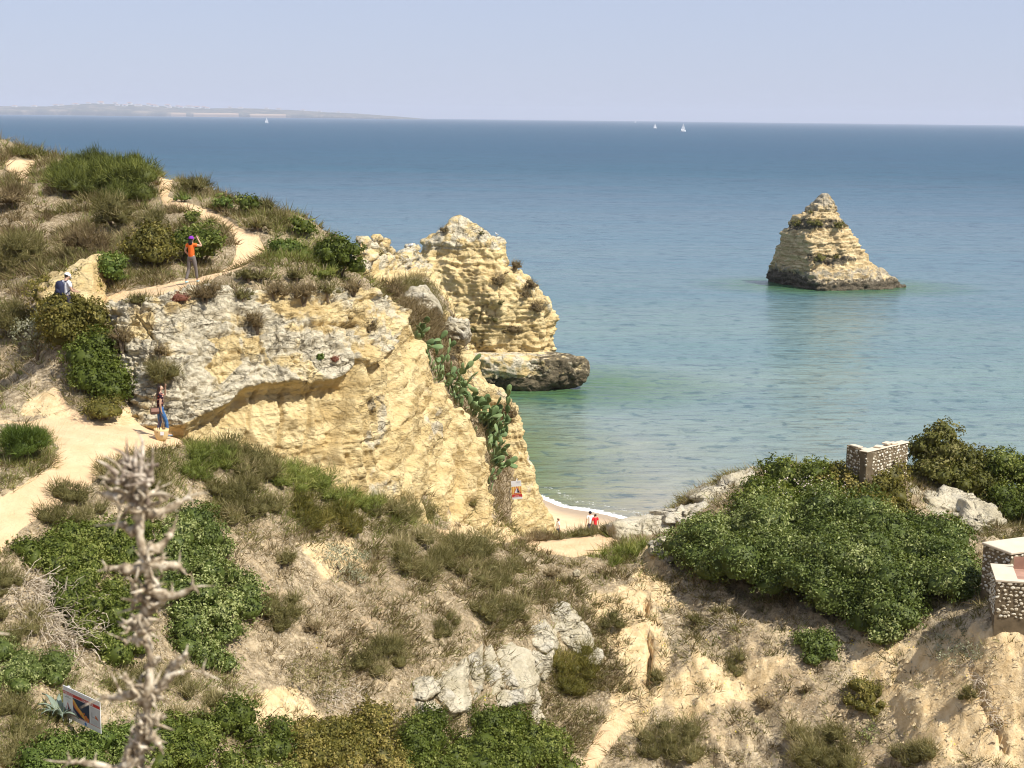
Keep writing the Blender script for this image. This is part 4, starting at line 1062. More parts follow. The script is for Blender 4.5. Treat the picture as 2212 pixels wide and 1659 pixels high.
for cx, yb, w, h, k, lb in [(520,1100,90,44,'scrub','olive tuft right of the thistle head'),(860,1120,80,36,'scrub','grass-green tuft at the foot of the cliff'),(1170,1150,110,22,'brown','brown tuft on the rim under the warning sign'),(1260,1150,90,24,'scrub','green tuft hiding the legs of the couple on the beach'),(1330,1140,70,20,'brown','brown tuft on the rim right of the couple'),(1190,1250,70,30,'brown','dead brown tuft on the slope below the rim path'),(1420,1480,44,40,'scrub','tuft beside the rill on the right slope'),(1650,1520,60,30,'brown','brown tuft on the right slope'),(2090,1530,50,50,'scrub','tuft on the right slope near the edge of the photo'),(1740,1500,50,24,'brown','low brown tuft left of the flat dark shrub'),(1500,1340,60,26,'scrub','tuft in the shade below the mastic mound'),(620,1230,80,40,'scrub','scrub right of the mastic carpet top'),(680,1380,70,36,'brown','brown tuft in the middle of the dry slope'),(1130,1180,60,24,'brown','brown tuft beside the trodden sand of the rim')]:
    free(k, cx, yb, w, h, lb, stems=False)
# --- dark green carpet behind the thistle and the hedge along the bottom
spread('dense', [(350,1160),(420,1150),(500,1220),(545,1290),(540,1380),(480,1450),(410,1420),(360,1330),(330,1240)], 26, 36, 'bright green mastic carpet to the right of the thistle stalk', mat='bush', hgt=.35, dome=.5, name='mastic_bush', vshift=.12)
spread('dense', [(60,1170),(180,1160),(300,1150),(320,1260),(310,1400),(230,1430),(150,1330),(120,1250),(50,1215)], 26, 36, 'darker mastic carpet to the left of the thistle stalk', hgt=.35, mat='dense', vshift=.1)
spread('olive', [(-40,1400),(60,1390),(130,1430),(140,1480),(60,1500),(-40,1490)], 9, 30, 'grey-green leafy bush at the left edge above the danger board', mat='bush', vshift=.15, hgt=.4)
spread('scrub', [(-40,1270),(40,1260),(90,1320),(60,1380),(-40,1390)], 8, 26, 'olive scrub at the left edge above the leafy bush', hgt=.4)
spread('scrub', [(-40,1530),(60,1520),(110,1560),(90,1640),(-40,1670)], 9, 26, 'pale olive scrub left of the danger board', hgt=.35)
spread('grass', [(230,1460),(340,1440),(420,1500),(520,1560),(400,1590),(260,1560)], 12, 22, 'pale green grass behind the foot of the thistle', hgt=.25, mat='scrub', vshift=.2)
for i, (poly, n_, lb, m, vs_) in enumerate([
  ([(60,1630),(160,1600),(280,1600),(300,1690),(60,1690)],10,'left end of the green hedge, in front of the danger board','green',0),
  ([(330,1600),(520,1585),(630,1600),(630,1690),(330,1690)],15,'green hedge section right of the thistle stalk','dense',.15),
  ([(640,1590),(780,1590),(860,1600),(860,1690),(640,1690)],11,'yellowish section in the middle of the hedge','olive',.1),
  ([(880,1590),(960,1590),(1000,1620),(1000,1690),(880,1690)],8,'dark section of the hedge left of its highest bush','dense',0),
  ([(1010,1570),(1100,1560),(1180,1600),(1230,1650),(1230,1690),(1010,1690)],11,'highest bush of the hedge, right below the rock outcrop','dense',.1)]):
    spread('dense', poly, n_, 38, lb, mat=m, hgt=.45, vshift=vs_, name='hedge_shrub')

# --- dry twig heaps
def twigs(poly, n, label, ln=.9, name='dead_shrub'):
    poly = np.array(poly, float); lo, hi = poly.min(0), poly.max(0); pts = []
    while len(pts) < n:
        q = rng.uniform(lo, hi)
        if pin(q[None], poly, .5)[0] > .5: pts.append(q)
    P, t = hit(pts); P = P[~np.isnan(t)]
    base = P.mean(0); e = empty(name, base, label, 'dead shrub')
    bm = bmesh.new()
    for p in P:
        for _ in range(3):
            a = rng.uniform(0, 6.28); up = rng.uniform(.2, .9); q = p - base + np.array([0, 0, -.05]); pts_ = [q]; d = np.array([math.cos(a), math.sin(a) * .8 - .3, up])
            for s in range(4):
                d = d + rng.normal(size=3) * .35 - np.array([0, 0, .22]); d = d / np.linalg.norm(d); q = q + d * ln * .25 * rng.uniform(.6, 1.2); pts_.append(q)
            add_tube(bm, pts_, [.013, .011, .009, .007, .004], 3, cap=False)
    bm_obj('branch', bm, M['pale_twig'], parent=e)['kind'] = 'stuff'
twigs([(40,1240),(120,1230),(200,1340),(190,1390),(110,1400),(30,1290)], 190, 'heap of pale dry branches at the left edge beside the green carpet', 1.0)
twigs([(240,1180),(330,1160),(350,1230),(250,1240)], 36, 'dry grey twigs sticking out of the dark carpet', .7)
twigs([(1540,1340),(1590,1335),(1600,1370),(1550,1375)], 26, 'small dead shrub below the mastic mound', .6)
twigs([(2080,1430),(2130,1450),(2180,1560),(2150,1570)], 34, 'dead roots trailing down the right slope', .6)
twigs([(680,1480),(760,1470),(780,1520),(700,1540)], 36, 'grey dead twigs above the middle of the hedge', .7)
for (cx, cy, h, label) in [(1384,1124,34,'bare dark twig on the rim against the sea'),(2112,1030,44,'bare twisted twig standing among the bushes right of the far wall')]:
    P, t = hit([[cx, cy + 6]])
    if np.isnan(t[0]): P, t = hit([[cx, cy + 20]])
    P = P[0]; e = empty('bare_twig', P, label, 'dead shrub'); s = h * P[1] / FOC + (1.0 if cx > 2000 else 0)
    bm = bmesh.new()
    for k in range(9):
        a = rng.uniform(-1.1, 1.1); q = np.zeros(3); pts_ = [q]; d = np.array([math.sin(a), rng.normal() * .3, 1.0])
        for j in range(5):
            d = d + rng.normal(size=3) * .3; d /= np.linalg.norm(d); q = q + d * s / 5; pts_.append(q)
        add_tube(bm, pts_, [.02, .018, .014, .012, .009, .006], 4, cap=False)
    bm_obj('branch', bm, M['stem'] if cx < 2000 else flat('lichen_green_twig', (.16, .22, .15)), parent=e)['kind'] = 'stuff'

# --- ground cover scattered by what the photograph shows where
G3 = P3(gx, gy, gz).reshape(len(gz) // nc, nc, 3); GVv = gv.reshape(G3.shape[0], nc, 2); GS = gpath.reshape(G3.shape[:2]); GO = goch.reshape(G3.shape[:2])
inv = (GVv[..., 0] > -380) & (GVv[..., 0] < 2590) & (GVv[..., 1] > 270) & (GVv[..., 1] < 1760) & (G3[..., 1] > 27) & (G3[..., 1] < 98)
inv[-1] = False
nz_ = fbm(P3(G3[..., 0].ravel(), G3[..., 1].ravel()) * .45, 91, 4).reshape(inv.shape)
nz2 = fbm(P3(G3[..., 0].ravel(), G3[..., 1].ravel()) * 1.6, 93, 3).reshape(inv.shape)
FV = GVv.reshape(-1, 2)
GREEN = np.zeros(len(FV)); BROWN = np.zeros(len(FV))
for p, s in [([(340,940),(500,950),(860,1060),(960,1130),(820,1160),(600,1130),(380,1110),(240,1060)],30), ([(1240,1180),(1400,1180),(1400,1225),(1260,1215)],8), ([(0,940),(110,950),(110,1060),(0,1060)],15), ([(230,1440),(560,1500),(520,1620),(150,1640),(0,1640),(0,1500)],30), ([(540,470),(700,520),(780,600),(700,640),(560,600)],20)]:
    GREEN = np.maximum(GREEN, pin(FV, p, s))
for p, s in [([(0,340),(360,420),(560,620),(300,640),(0,760)],30), ([(240,640),(860,600),(860,680),(240,690)],12), ([(560,1180),(1380,1160),(1400,1660),(560,1660)],40), ([(380,380),(600,450),(560,530),(430,450)],14)]:
    BROWN = np.maximum(BROWN, pin(FV, p, s))
GREEN = GREEN.reshape(inv.shape); BROWN = BROWN.reshape(inv.shape)
FARW = (1 + 2.2 * sst(G3[..., 1], 52, 72)) * np.where(np.abs(GVv[..., 0] - 1106) > 1243, 1.9, 1.0)
def scatter(n, dens):
    w = (dens * inv * FARW).ravel(); w = np.maximum(w, 0); w = w / w.sum()
    k = rng.choice(len(w), n, p=w); i, j = k // nc, k % nc
    a, b = rng.uniform(0, 1, (2, n)); j1 = (j + 1) % nc
    p00 = G3[i, j]; p = p00 + (G3[i, j1] - p00) * a[:, None] + (G3[i + 1, j] - p00) * b[:, None]
    return p, i, j
bare = (1 - sst(GS, .3, .6)) * (1 - .62 * GO)
def tufts(name, mat, n, per, ln, wd, dens, up=1.0, spr=.06, vsh=0, out=.55):
    p, i, j = scatter(n, dens)
    pr = np.repeat(p, per, 0); m = len(pr); s = np.clip(pr[:, 1] / 48, .8, 1.8); r2 = np.repeat(rng.uniform(.6, 1.4, n), per)
    off = rng.normal(size=(m, 3)) * np.array([spr, spr, .012]) * r2[:, None]
    d = off / spr * out + np.array([0, 0, up]) + rng.normal(size=(m, 3)) * .25
    vv = np.clip(np.repeat(rng.normal(.45, .18, n), per) + .2 * rng.normal(size=m) + vsh, 0, 1)
    V, F, v = blades(pr + off - np.array([0, 0, .02]), d, ln * s * r2, wd * s, rng, vv)
    tag(mesh_obj(name, V, F, LM[mat], {'v': v}), kind='stuff')
right_ = sst(GVv[..., 0], 1380, 1450) * sst(GVv[..., 1], 1330, 1380)
tufts('dry_grass', 'straw', 43000, 5, .16, .012, bare * (.45 + .7 * sst(nz2, -.2, .5)) * (1 - .6 * GREEN) * (1 - .10 * right_), spr=.07)
tufts('low_scrub', 'brown', 13500, 14, .26, .024, bare * sst(nz2, -.25, .35) * (.5 + 1.0 * BROWN) * (1 - .25 * right_), spr=.10, out=.9)
tufts('low_scrub', 'scrub', 15000, 15, .28, .024, bare * sst(nz_, -.45, .2) * sst(nz2, -.4, .3) * (.6 + .5 * BROWN + .6 * GREEN) * (1 - .25 * right_), spr=.11, out=.9)
tufts('green_grass', 'grass', 6500, 14, .28, .015, bare * (GREEN * sst(nz2, -.5, .1) + .05), spr=.09)
p, i, j = scatter(32000, bare * (.5 + .6 * sst(nz2, -.4, .4)))
V, F, v = leaves(p + np.array([0, 0, .02]), np.tile([0, 0, 1.], (len(p), 1)), .055, .55, rng, .6)
tag(mesh_obj('leaf_litter', V, F, LM['straw'], {'v': np.clip(v + .1, 0, 1)}), kind='stuff')
p, i, j = scatter(6500, bare * (.5 + .8 * GREEN) * sst(nz_, -.4, .4))
pp_ = np.repeat(p, 7, 0) + rng.normal(size=(len(p) * 7, 3)) * np.array([.06, .06, .02]) + np.array([0, 0, .05])
V, F, v = leaves(pp_, np.tile([0, -.3, 1.], (len(pp_), 1)), .05, .55, rng, .5)
tag(mesh_obj('ground_herbs', V, F, LM['olive'], {'v': v}), kind='stuff')
p, i, j = scatter(500, bare * (.2 + right_) * (GVv[..., 1] > 1150)); p = p[:300]
V, F, v = leaves(np.repeat(p, 3, 0) + rng.normal(size=(len(p) * 3, 3)) * .05 + np.array([0, 0, .12]), np.tile([0, -.4, 1.], (len(p) * 3, 1)), .04, .9, rng, .4)
tag(mesh_obj('yellow_flowers', V, F, LM['yflower'], {'v': v}), kind='stuff')
# clods and small stones on the bare earth
p, i, j = scatter(11000, (1 - sst(GS, .2, .5)) * (.25 + GO + right_) * (GVv[..., 1] > 600))
ph = np.array([(1, 0, -.2), (-.5, .85, -.2), (-.5, -.85, -.2), (0, 0, .8)])
sc = (rng.uniform(.02, .085, len(p)) ** 1.0)[:, None, None]
ang = rng.uniform(0, 6.28, len(p)); ca, sa = np.cos(ang), np.sin(ang)
Rz = np.zeros((len(p), 3, 3)); Rz[:, 0, 0] = ca; Rz[:, 0, 1] = -sa; Rz[:, 1, 0] = sa; Rz[:, 1, 1] = ca; Rz[:, 2, 2] = 1
V = (np.einsum('nij,kj->nki', Rz, ph) * (1 + .3 * rng.normal(size=(len(p), 4, 1))) * sc + p[:, None]).reshape(-1, 3)
b4 = np.arange(len(p))[:, None] * 4; F = np.concatenate([b4 + np.array([[0, 1, 3]]), b4 + np.array([[1, 2, 3]]), b4 + np.array([[2, 0, 3]])])
M['clod'] = flat('pale_earth_clods', (.47, .37, .22), .95, .1, var=.3, sc=1.5)
tag(mesh_obj('clods', V, F, M['clod']), kind='stuff')
# scrub fluff over the gully
k = rng.choice(len(GPts), 2500); pr = np.repeat(GPts[k], 12, 0)
V, F, v = blades(pr + rng.normal(size=pr.shape) * .12, rng.normal(size=pr.shape) * .6 + np.array([0, -.3, .9]), .30, .025, rng)
tag(mesh_obj('gully_scrub', V, F, LM['brown'], {'v': v}), kind='stuff')
# ------------------------------------------------------------------ loose limestone: slabs and boulders traced block by block
def block(name, poly, d, thick, mat, parent, bulge=.25, K=44, rings=9, seed=0, tilt=0.0, rough=.06, w=.6):
    """a rock whose face has the traced outline at distance d; tilt leans the face back"""
    poly = np.array(poly, float); c = poly.mean(0)
    per = np.vstack([poly, poly[:1]]); seg = np.linalg.norm(np.diff(per, axis=0), axis=1); s = np.concatenate([[0], np.cumsum(seg)])
    t = np.linspace(0, s[-1], K, endpoint=False)
    o = np.stack([np.interp(t, s, per[:, 0]), np.interp(t, s, per[:, 1])], 1)
    P = []
    vmax = poly[:, 1].max()
    dirn = None
    for k in range(rings + 1):
        f = k / rings
        q = c + (o - c) * f
        dd = d + (vmax - q[:, 1]) * tilt
        r = ray(q); pts = CAM + r * dd[:, None]
        push = bulge * (1 - f ** 12)
        pts = pts - r / np.linalg.norm(r, axis=1, keepdims=True) * push
        P.append(pts)
    cen = P[-1].mean(0); rr_ = P[-1]
    for k in (1, 2, 3):
        b = rr_ + np.array([0, .8, -.22]) * thick * k / 3
        b = cen + np.array([0, .8, -.22]) * thick * k / 3 + (b - cen - np.array([0, .8, -.22]) * thick * k / 3) * (1.0 + .06 * k)
        P.append(b)
    P = np.array(P); nr_ = len(P)
    n = grid_normals(np.concatenate([P, P[:, :1]], 1))[:, :-1].reshape(-1, 3)
    V = P.reshape(-1, 3)
    D = rough * 1.6 * fbm(V * 1.6, seed, 4) + rough * 1.1 * ridged(V * 4.5, seed + 3, 3) + rough * .6 * np.floor(3 * fbm(V * np.array([2., 2., 3.]), seed + 9, 3)) / 1.5 - rough * 1.6 * (1 - sst(np.abs(vn(V * np.array([2.2, 2.2, 1.0]), seed + 5)), 0, .08))
    V = V + (V - cen) / np.maximum(np.linalg.norm(V - cen, axis=1, keepdims=True), .2) * D[:, None]
    at = {'w': np.full(len(V), w), 'dk': np.full(len(V), -.12)}
    base = np.array(parent.location) if parent else np.zeros(3)
    ob = mesh_obj(name, V - base, grid_faces(nr_, K, True), mat, at, smooth=True, parent=parent)
    return ob
# outcrop: readings in the zoomed crop (x0 1300, y0 2124, 0.5425 source pixels each)
def C6(x, y): return ((1300 + x * .5425) / 1.8228, (2124 + y * .5425) / 1.8228)
oc = empty('rock_outcrop', hit([C6(1000, 1200)])[0][0], 'pale cracked limestone slab sloping across the middle of the dry slope', 'rock')
BL = [[(480,1110),(560,1020),(640,1010),(720,1020),(760,1110),(700,1170),(600,1180),(500,1150)], [(500,1160),(600,1190),(700,1180),(780,1220),(800,1300),(720,1320),(600,1290),(520,1240)],
      [(725,1020),(800,1000),(860,1080),(940,1180),(950,1250),(880,1270),(800,1180),(750,1110)], [(790,980),(900,905),(925,950),(945,1110),(890,1110),(830,1040)], [(905,900),(990,860),(1010,950),(1000,1080),(975,1200),(950,1110),(935,980)],
      [(1000,860),(1100,800),(1105,900),(1110,1000),(1110,1100),(1040,1190),(990,1200),(1010,1060)], [(1110,790),(1170,770),(1200,860),(1240,960),(1260,1080),(1180,1150),(1115,1150),(1115,1000),(1105,880)],
      [(1175,770),(1240,755),(1300,850),(1330,960),(1380,1060),(1370,1080),(1270,1095),(1245,960)], [(1245,755),(1330,760),(1400,860),(1450,980),(1440,1040),(1385,1050),(1335,950),(1300,850)],
      [(1110,1160),(1200,1150),(1265,1100),(1390,1090),(1400,1180),(1300,1230),(1160,1210)], [(1390,1060),(1490,1050),(1520,1160),(1550,1300),(1500,1360),(1400,1280),(1400,1170)],
      [(1400,700),(1480,620),(1560,600),(1620,680),(1640,790),(1560,840),(1480,790)], [(1470,800),(1560,850),(1620,800),(1600,920),(1560,1040),(1480,1000),(1420,900)],
      [(1560,500),(1640,440),(1720,450),(1790,540),(1820,590),(1750,640),(1640,670),(1600,600)], [(1640,680),(1740,640),(1830,600),(1890,680),(1920,790),(1850,840),(1760,830),(1680,760)], [(1830,850),(1930,800),(1965,850),(1940,920),(1870,920)]]
def slab_at(pp, off, seed, grow=1.0, nm='rock_block', w=.4, rg=14, bulge=.2):
    pc = np.mean(pp, 0); h, t = hit([pc]); h2, t2 = hit([(pc[0], pc[1] - 30)]); sl = (h2[0][1] - h[0][1]) / 30
    dl = h[0][1] - (max(q[1] for q in pp) - pc[1]) * sl * .85
    pp = [tuple(pc + (np.array(q) - pc) * grow) for q in pp]
    block(nm, pp, dl + off, .8, M['white_rock'], oc, bulge=bulge, seed=seed, tilt=sl * .85, rough=.07, w=w, K=64, rings=rg)
for i, b in enumerate([[(500,1090),(640,1020),(800,1000),(960,930),(970,1230),(840,1320),(600,1280)], [(900,920),(1100,810),(1250,770),(1420,860),(1470,1050),(1400,1180),(1150,1210),(940,1250)], [(1400,720),(1520,620),(1640,660),(1660,860),(1560,1030),(1460,1000)], [(1590,500),(1700,450),(1800,560),(1910,690),(1950,860),(1820,880),(1660,800)], [(1380,1050),(1520,1060),(1560,1310),(1480,1340),(1390,1240)]]):
    slab_at([C6(*q) for q in b], .30, 90 + i, 1.0, 'rock_body', .1, 20, .06)
for i, b in enumerate(BL):
    slab_at([C6(*q) for q in b], -.08, 100 + i, .99, bulge=.15 + .14 * rng.uniform())
# boulders and ledges elsewhere
def boulder(poly, d, label, mat='white_rock', thick=1.6, bulge=.6, rough=.12, tilt=.004, seed=0, w=.5, name='boulder', auto=False):
    c = np.mean(poly, 0)
    if auto:
        h_, t_ = hit([[c[0], c[1] + 12]])
        if not np.isnan(t_[0]): d = h_[0][1] - .35
    e = empty(name, W(c[0], c[1], d), label, 'rock')
    block('rock_body', poly, d, thick, M[mat], e, bulge=bulge, seed=seed, tilt=tilt, rough=rough, w=w)
boulder([(868,640),(890,620),(915,615),(940,640),(946,665),(930,675),(900,668)], 74, 'smooth white boulder below the saddle of the ridge', seed=201, w=.35, thick=2.2, rough=.10, bulge=.9)
boulder([(948,705),(975,688),(1008,690),(1012,720),(1000,735),(965,728)], 76, 'white crumbly block above the prickly pears in the gully', seed=202, thick=2, rough=.16, w=.5, bulge=.7)
boulder([(820,650),(835,640),(850,665),(862,690),(850,705),(828,690)], 59.5, 'white knob on the right corner of the cliff top', seed=203, thick=1, bulge=.3, rough=.1, w=.5)
boulder([(236,680),(262,668),(285,676),(300,720),(285,742),(262,728),(245,705)], 51.6, 'pale rounded rock at the left end of the cliff', seed=204, thick=1.2, bulge=.35, w=.6)
# yellow wall behind the backpacker
boulder([(80,620),(105,592),(140,582),(165,570),(198,552),(204,580),(196,640),(188,690),(130,712),(84,700)], 53.0, 'yellow cut rock wall behind the man with the backpack', 'cliff', thick=1.6, bulge=.2, rough=.2, tilt=.018, seed=205, w=.15, name='rock_wall')
boulder([(20,560),(45,545),(60,565),(45,585)], 62, 'small pale stone patch on the left slope', seed=206, thick=.6, bulge=.15, w=.2)
# white rocks at the rim, left and right of the mastic mound
for i, (p, d, lb) in enumerate([
  ([(1320,1135),(1370,1122),(1420,1112),(1470,1120),(1460,1150),(1400,1180),(1350,1180),(1325,1160)], 59.5, 'flat pale crumbly rock at the left foot of the mastic mound'),
  ([(1425,1105),(1470,1098),(1520,1085),(1545,1100),(1520,1130),(1470,1135),(1430,1130)], 60.6, 'stepped white rock second from the left along the rim'),
  ([(1500,1075),(1520,1055),(1560,1040),(1600,1022),(1640,1010),(1650,1040),(1600,1075),(1550,1100),(1510,1100)], 61.2, 'long white rock ledge rising to the top of the mastic mound'),
  ([(1400,1175),(1450,1160),(1480,1180),(1450,1215),(1410,1210)], 57, 'sandy white rock tucked under the left edge of the mastic mound'),
  ([(1965,1050),(1990,1060),(2010,1090),(2010,1130),(1975,1150),(1955,1110)], 56.5, 'white rock just right of the mastic mound under the far wall'),
  ([(1995,1075),(2035,1055),(2080,1060),(2110,1075),(2120,1110),(2090,1150),(2040,1160),(2000,1140)], 56, 'big rough white rock between the two stone walls'),
  ([(2085,1080),(2130,1090),(2165,1120),(2178,1150),(2150,1170),(2100,1165),(2080,1130)], 55, 'white rock slab behind the near stone hut'),
  ([(1960,1135),(2020,1145),(2050,1170),(2110,1170),(2105,1200),(2040,1210),(1980,1180)], 54, 'low white rock at the upper right edge of the mastic mound')]):
    boulder(p, d, lb, seed=220 + i, thick=2.0, bulge=.35, rough=.17, tilt=.022, w=.42, auto=i < 4)
for i, (p, d, lb) in enumerate([([(1238,1236),(1247,1230),(1254,1236),(1250,1245),(1240,1245)], 53, 'single round pale stone on the slope below the rim path'), ([(640,1398),(655,1392),(662,1402),(650,1410)], 42, 'small pale stone on the dry slope')]):
    boulder(p, d, lb, seed=260 + i, thick=.25, bulge=.08, rough=.03, w=.3, name='stone')

# ------------------------------------------------------------------ masonry of small field stones
M['mortar'] = flat('rough_mortar', (.17, .13, .08), .95, .1, sc=4, var=.3)
M['stone'] = N('field_stone', .9, .15).m
nst = N('field_stone', .9, .15); oi = nst.t.nodes.new('ShaderNodeObjectInfo')
nst.col(nst.ramp(oi.outputs['Random'], [(0, (.40, .34, .24)), (.5, (.56, .50, .38)), (1, (.70, .66, .55))])); nst.bump(nst.noise(30, detail=3), .4, .01); M['stone'] = nst.m
M['coping'] = flat('cream_coping', (.60, .51, .38), .9, .15, var=.08, sc=2)
M['terra'] = flat('terracotta_plaster', (.36, .21, .15), .9, .1, var=.2, sc=3)
stone_me = []
for k in range(4):
    bm = bmesh.new(); bmesh.ops.create_icosphere(bm, subdivisions=1, radius=.5)
    rs = np.random.default_rng(300 + k)
    for v in bm.verts: v.co = Vector([v.co.x * rs.uniform(.8, 1.15), v.co.y * rs.uniform(.5, .75), v.co.z * rs.uniform(.7, 1.0)])
    me = bpy.data.meshes.new('stone'); bm.to_mesh(me); bm.free(); me.materials.append(M['stone']); stone_me.append(me)
def masonry(name, label, A, B, height, thick, stone, coping=None, seed=0, side_l=True, top=0.0):
    """wall from A to B (its face towards the camera), tops at the z of A and B"""
    A = np.array(A, float); B = np.array(B, float); rs = np.random.default_rng(seed)
    e = empty(name, (A[0], A[1], min(A[2], B[2]) - height), label, 'wall'); base = np.array(e.location)
    u = B - A; L = math.hypot(u[0], u[1]); ux = u / L; nrm = np.array([u[1], -u[0], 0]) / L     # towards the camera
    bm = bmesh.new()
    q = [A, B, B - nrm * thick, A - nrm * thick]
    topv = [bm.verts.new(Vector((p - base).tolist())) for p in q]; botv = [bm.verts.new(Vector((p - base - np.array([0, 0, height + .45])).tolist())) for p in q]
    bm.faces.new(topv); bm.faces.new(botv[::-1])
    for k in range(4): bm.faces.new((topv[k], botv[k], botv[(k + 1) % 4], topv[(k + 1) % 4]))
    bmesh.ops.recalc_face_normals(bm, faces=bm.faces)
    bm_obj('mortar_bed', bm, M['mortar'], parent=e)
    def face(o, ax, ln, nn, lim):
        rows = max(1, int(height / (stone * .80))); cnt = 0
        for r in range(rows):
            cols = max(1, int(ln / (stone * 1.12)))
            for c in range(cols):
                if cnt >= lim: return
                cnt += 1
                s = (c + .5 + (.5 if r % 2 else 0) * .7 + rs.uniform(-.32, .32)) / cols
                if s > 1 or rs.uniform() < .06: continue
                p = o + ax * ln * s + np.array([0, 0, -(r + .55 + rs.uniform(-.3, .3)) * height / rows]) + nn * .005
                if name == 'x': continue
                ob = bpy.data.objects.new('stone', stone_me[rs.integers(0, 4)]); COL.objects.link(ob); ob.parent = e
                ob.location = Vector((p - base).tolist())
                ob.rotation_euler = (rs.uniform(-.15, .15), rs.uniform(-.5, .5), math.atan2(ax[1], ax[0]))
                sz = stone * rs.uniform(.5, 1.15); ob.scale = (sz * rs.uniform(.9, 1.25), sz * .7, sz * rs.uniform(.65, .9))
    face(A, ux, L, nrm, 170)
    if side_l: face(A - nrm * thick, nrm, thick, -ux, 110)
    if coping:
        bm = bmesh.new(); bm2 = []
        for z0, z1, ov in [(0.003, coping, .04)]:
            qq = [A - ux * ov + nrm * ov, B + ux * ov + nrm * ov, B + ux * ov - nrm * (thick + ov), A - ux * ov - nrm * (thick + ov)]
            bt = [bm.verts.new(Vector((p - base + np.array([0, 0, z0])).tolist())) for p in qq]; tp = [bm.verts.new(Vector((p - base + np.array([0, 0, z1])).tolist())) for p in qq]
            bm.faces.new(tp); bm.faces.new(bt[::-1])
            for k in range(4): bm.faces.new((bt[k], bt[(k + 1) % 4], tp[(k + 1) % 4], tp[k]))
        bmesh.ops.bevel(bm, geom=bm.edges[:], offset=.02, segments=1, affect='EDGES')
        bmesh.ops.recalc_face_normals(bm, faces=bm.faces)
        bm_obj('coping', bm, M['coping'], parent=e)
    return e
# near tank at the right edge: open basin with a stone skin
TA = W(2153, 1256, 44.3); TB = TA + np.array([2.6, -.55, 0])
tank = masonry('stone_tank', 'near square stone tank with an open basin at the right edge', TA, TB, 1.22, 1.75, .135, None, seed=1)
base = np.array(tank.location); u = TB - TA; L = np.linalg.norm(u); ux = u / L; nrm = np.array([u[1], -u[0], 0]) / L
bm = bmesh.new()
def slab(bm, a, b, c_, d_, z0, z1):
    lo = [bm.verts.new(Vector((p - base + np.array([0, 0, z0])).tolist())) for p in (a, b, c_, d_)]; hi = [bm.verts.new(Vector((p - base + np.array([0, 0, z1])).tolist())) for p in (a, b, c_, d_)]
    bm.faces.new(hi); bm.faces.new(lo[::-1])
    for k in range(4): bm.faces.new((lo[k], lo[(k + 1) % 4], hi[(k + 1) % 4], hi[k]))
F_ = lambda s, t: TA + ux * s - nrm * t
slab(bm, F_(-.03, -.03), F_(L + .03, -.03), F_(L + .03, .22), F_(-.03, .22), .003, .05)
slab(bm, F_(-.03, .222), F_(.62, .222), F_(.62, 1.5), F_(-.03, 1.5), .003, .05)
slab(bm, F_(-.03, 1.502), F_(L + .03, 1.502), F_(L + .03, 1.78), F_(-.03, 1.78), .003, .05)
bmesh.ops.recalc_face_normals(bm, faces=bm.faces)
bm_obj('rim', bm, M['coping'], parent=tank)
bm = bmesh.new(); slab(bm, F_(.625, .225), F_(L, .225), F_(L, .23), F_(.625, .23), .004, .03); slab(bm, F_(.625, 1.49), F_(L, 1.49), F_(L, 1.498), F_(.625, 1.498), .004, .40); slab(bm, F_(.63, .24), F_(L, .24), F_(L, 1.48), F_(.63, 1.48), .004, .012)
bmesh.ops.recalc_face_normals(bm, faces=bm.faces)
bm_obj('basin', bm, M['terra'], parent=tank)
# near hut with a flat slab roof behind the tank
HA = W(2184, 1199, 46.3); HB = HA + np.array([2.2, 1.0, 0])
hut = masonry('stone_hut', 'low stone hut with a flat cream roof slab behind the stone tank', HA, HB, 1.45, 1.25, .15, .09, seed=3)
# swing the hut so that its shaded left side runs away to the left
# far ruined enclosure
CA = W(1873, 978, 57.0); CB = W(1962, 955, 58.8); CB[2] = CA[2] + .02
CL_ = W(1829, 968, 58.4); CL_[2] = CA[2]
w1 = masonry('stone_wall', 'right-hand face of the far ruined stone enclosure above the bushes', CA, CB, 1.5, .30, .15, .05, seed=5, side_l=False)
w2 = masonry('stone_wall', 'short left-hand face of the far ruined stone enclosure', CL_, CA + np.array([-.012, .0, -.002]), 1.3, .28, .15, None, seed=6, side_l=False)
e = empty('rubble_heap', CA, 'broken cream slabs lying on top of the far ruined enclosure', 'rubble')
for (a_, b_, s_, z_) in ((CL_, CA, .3, 0), (CL_, CA, .72, 0), (CA, CB, .35, .05), (CA, CB, .70, .05), (CA, CB, .55, .11)):
    u_ = (b_ - a_) / np.linalg.norm(b_ - a_); n_ = np.array([u_[1], -u_[0], 0]); p_ = a_ + (b_ - a_) * s_ - n_ * .15 - CA
    bm = bmesh.new(); add_box(bm, (p_[0], p_[1], p_[2] + z_ + .035), (rng.uniform(.25, .5), rng.uniform(.2, .3), .055), Matrix.Rotation(math.atan2(u_[1], u_[0]) + rng.uniform(-.3, .3), 3, 'Z') @ Matrix.Rotation(rng.uniform(-.06, .06), 3, 'Y'))
    bmesh.ops.bevel(bm, geom=bm.edges[:], offset=.012, segments=1, affect='EDGES'); bm_obj('slab', bm, M['coping'], parent=e)

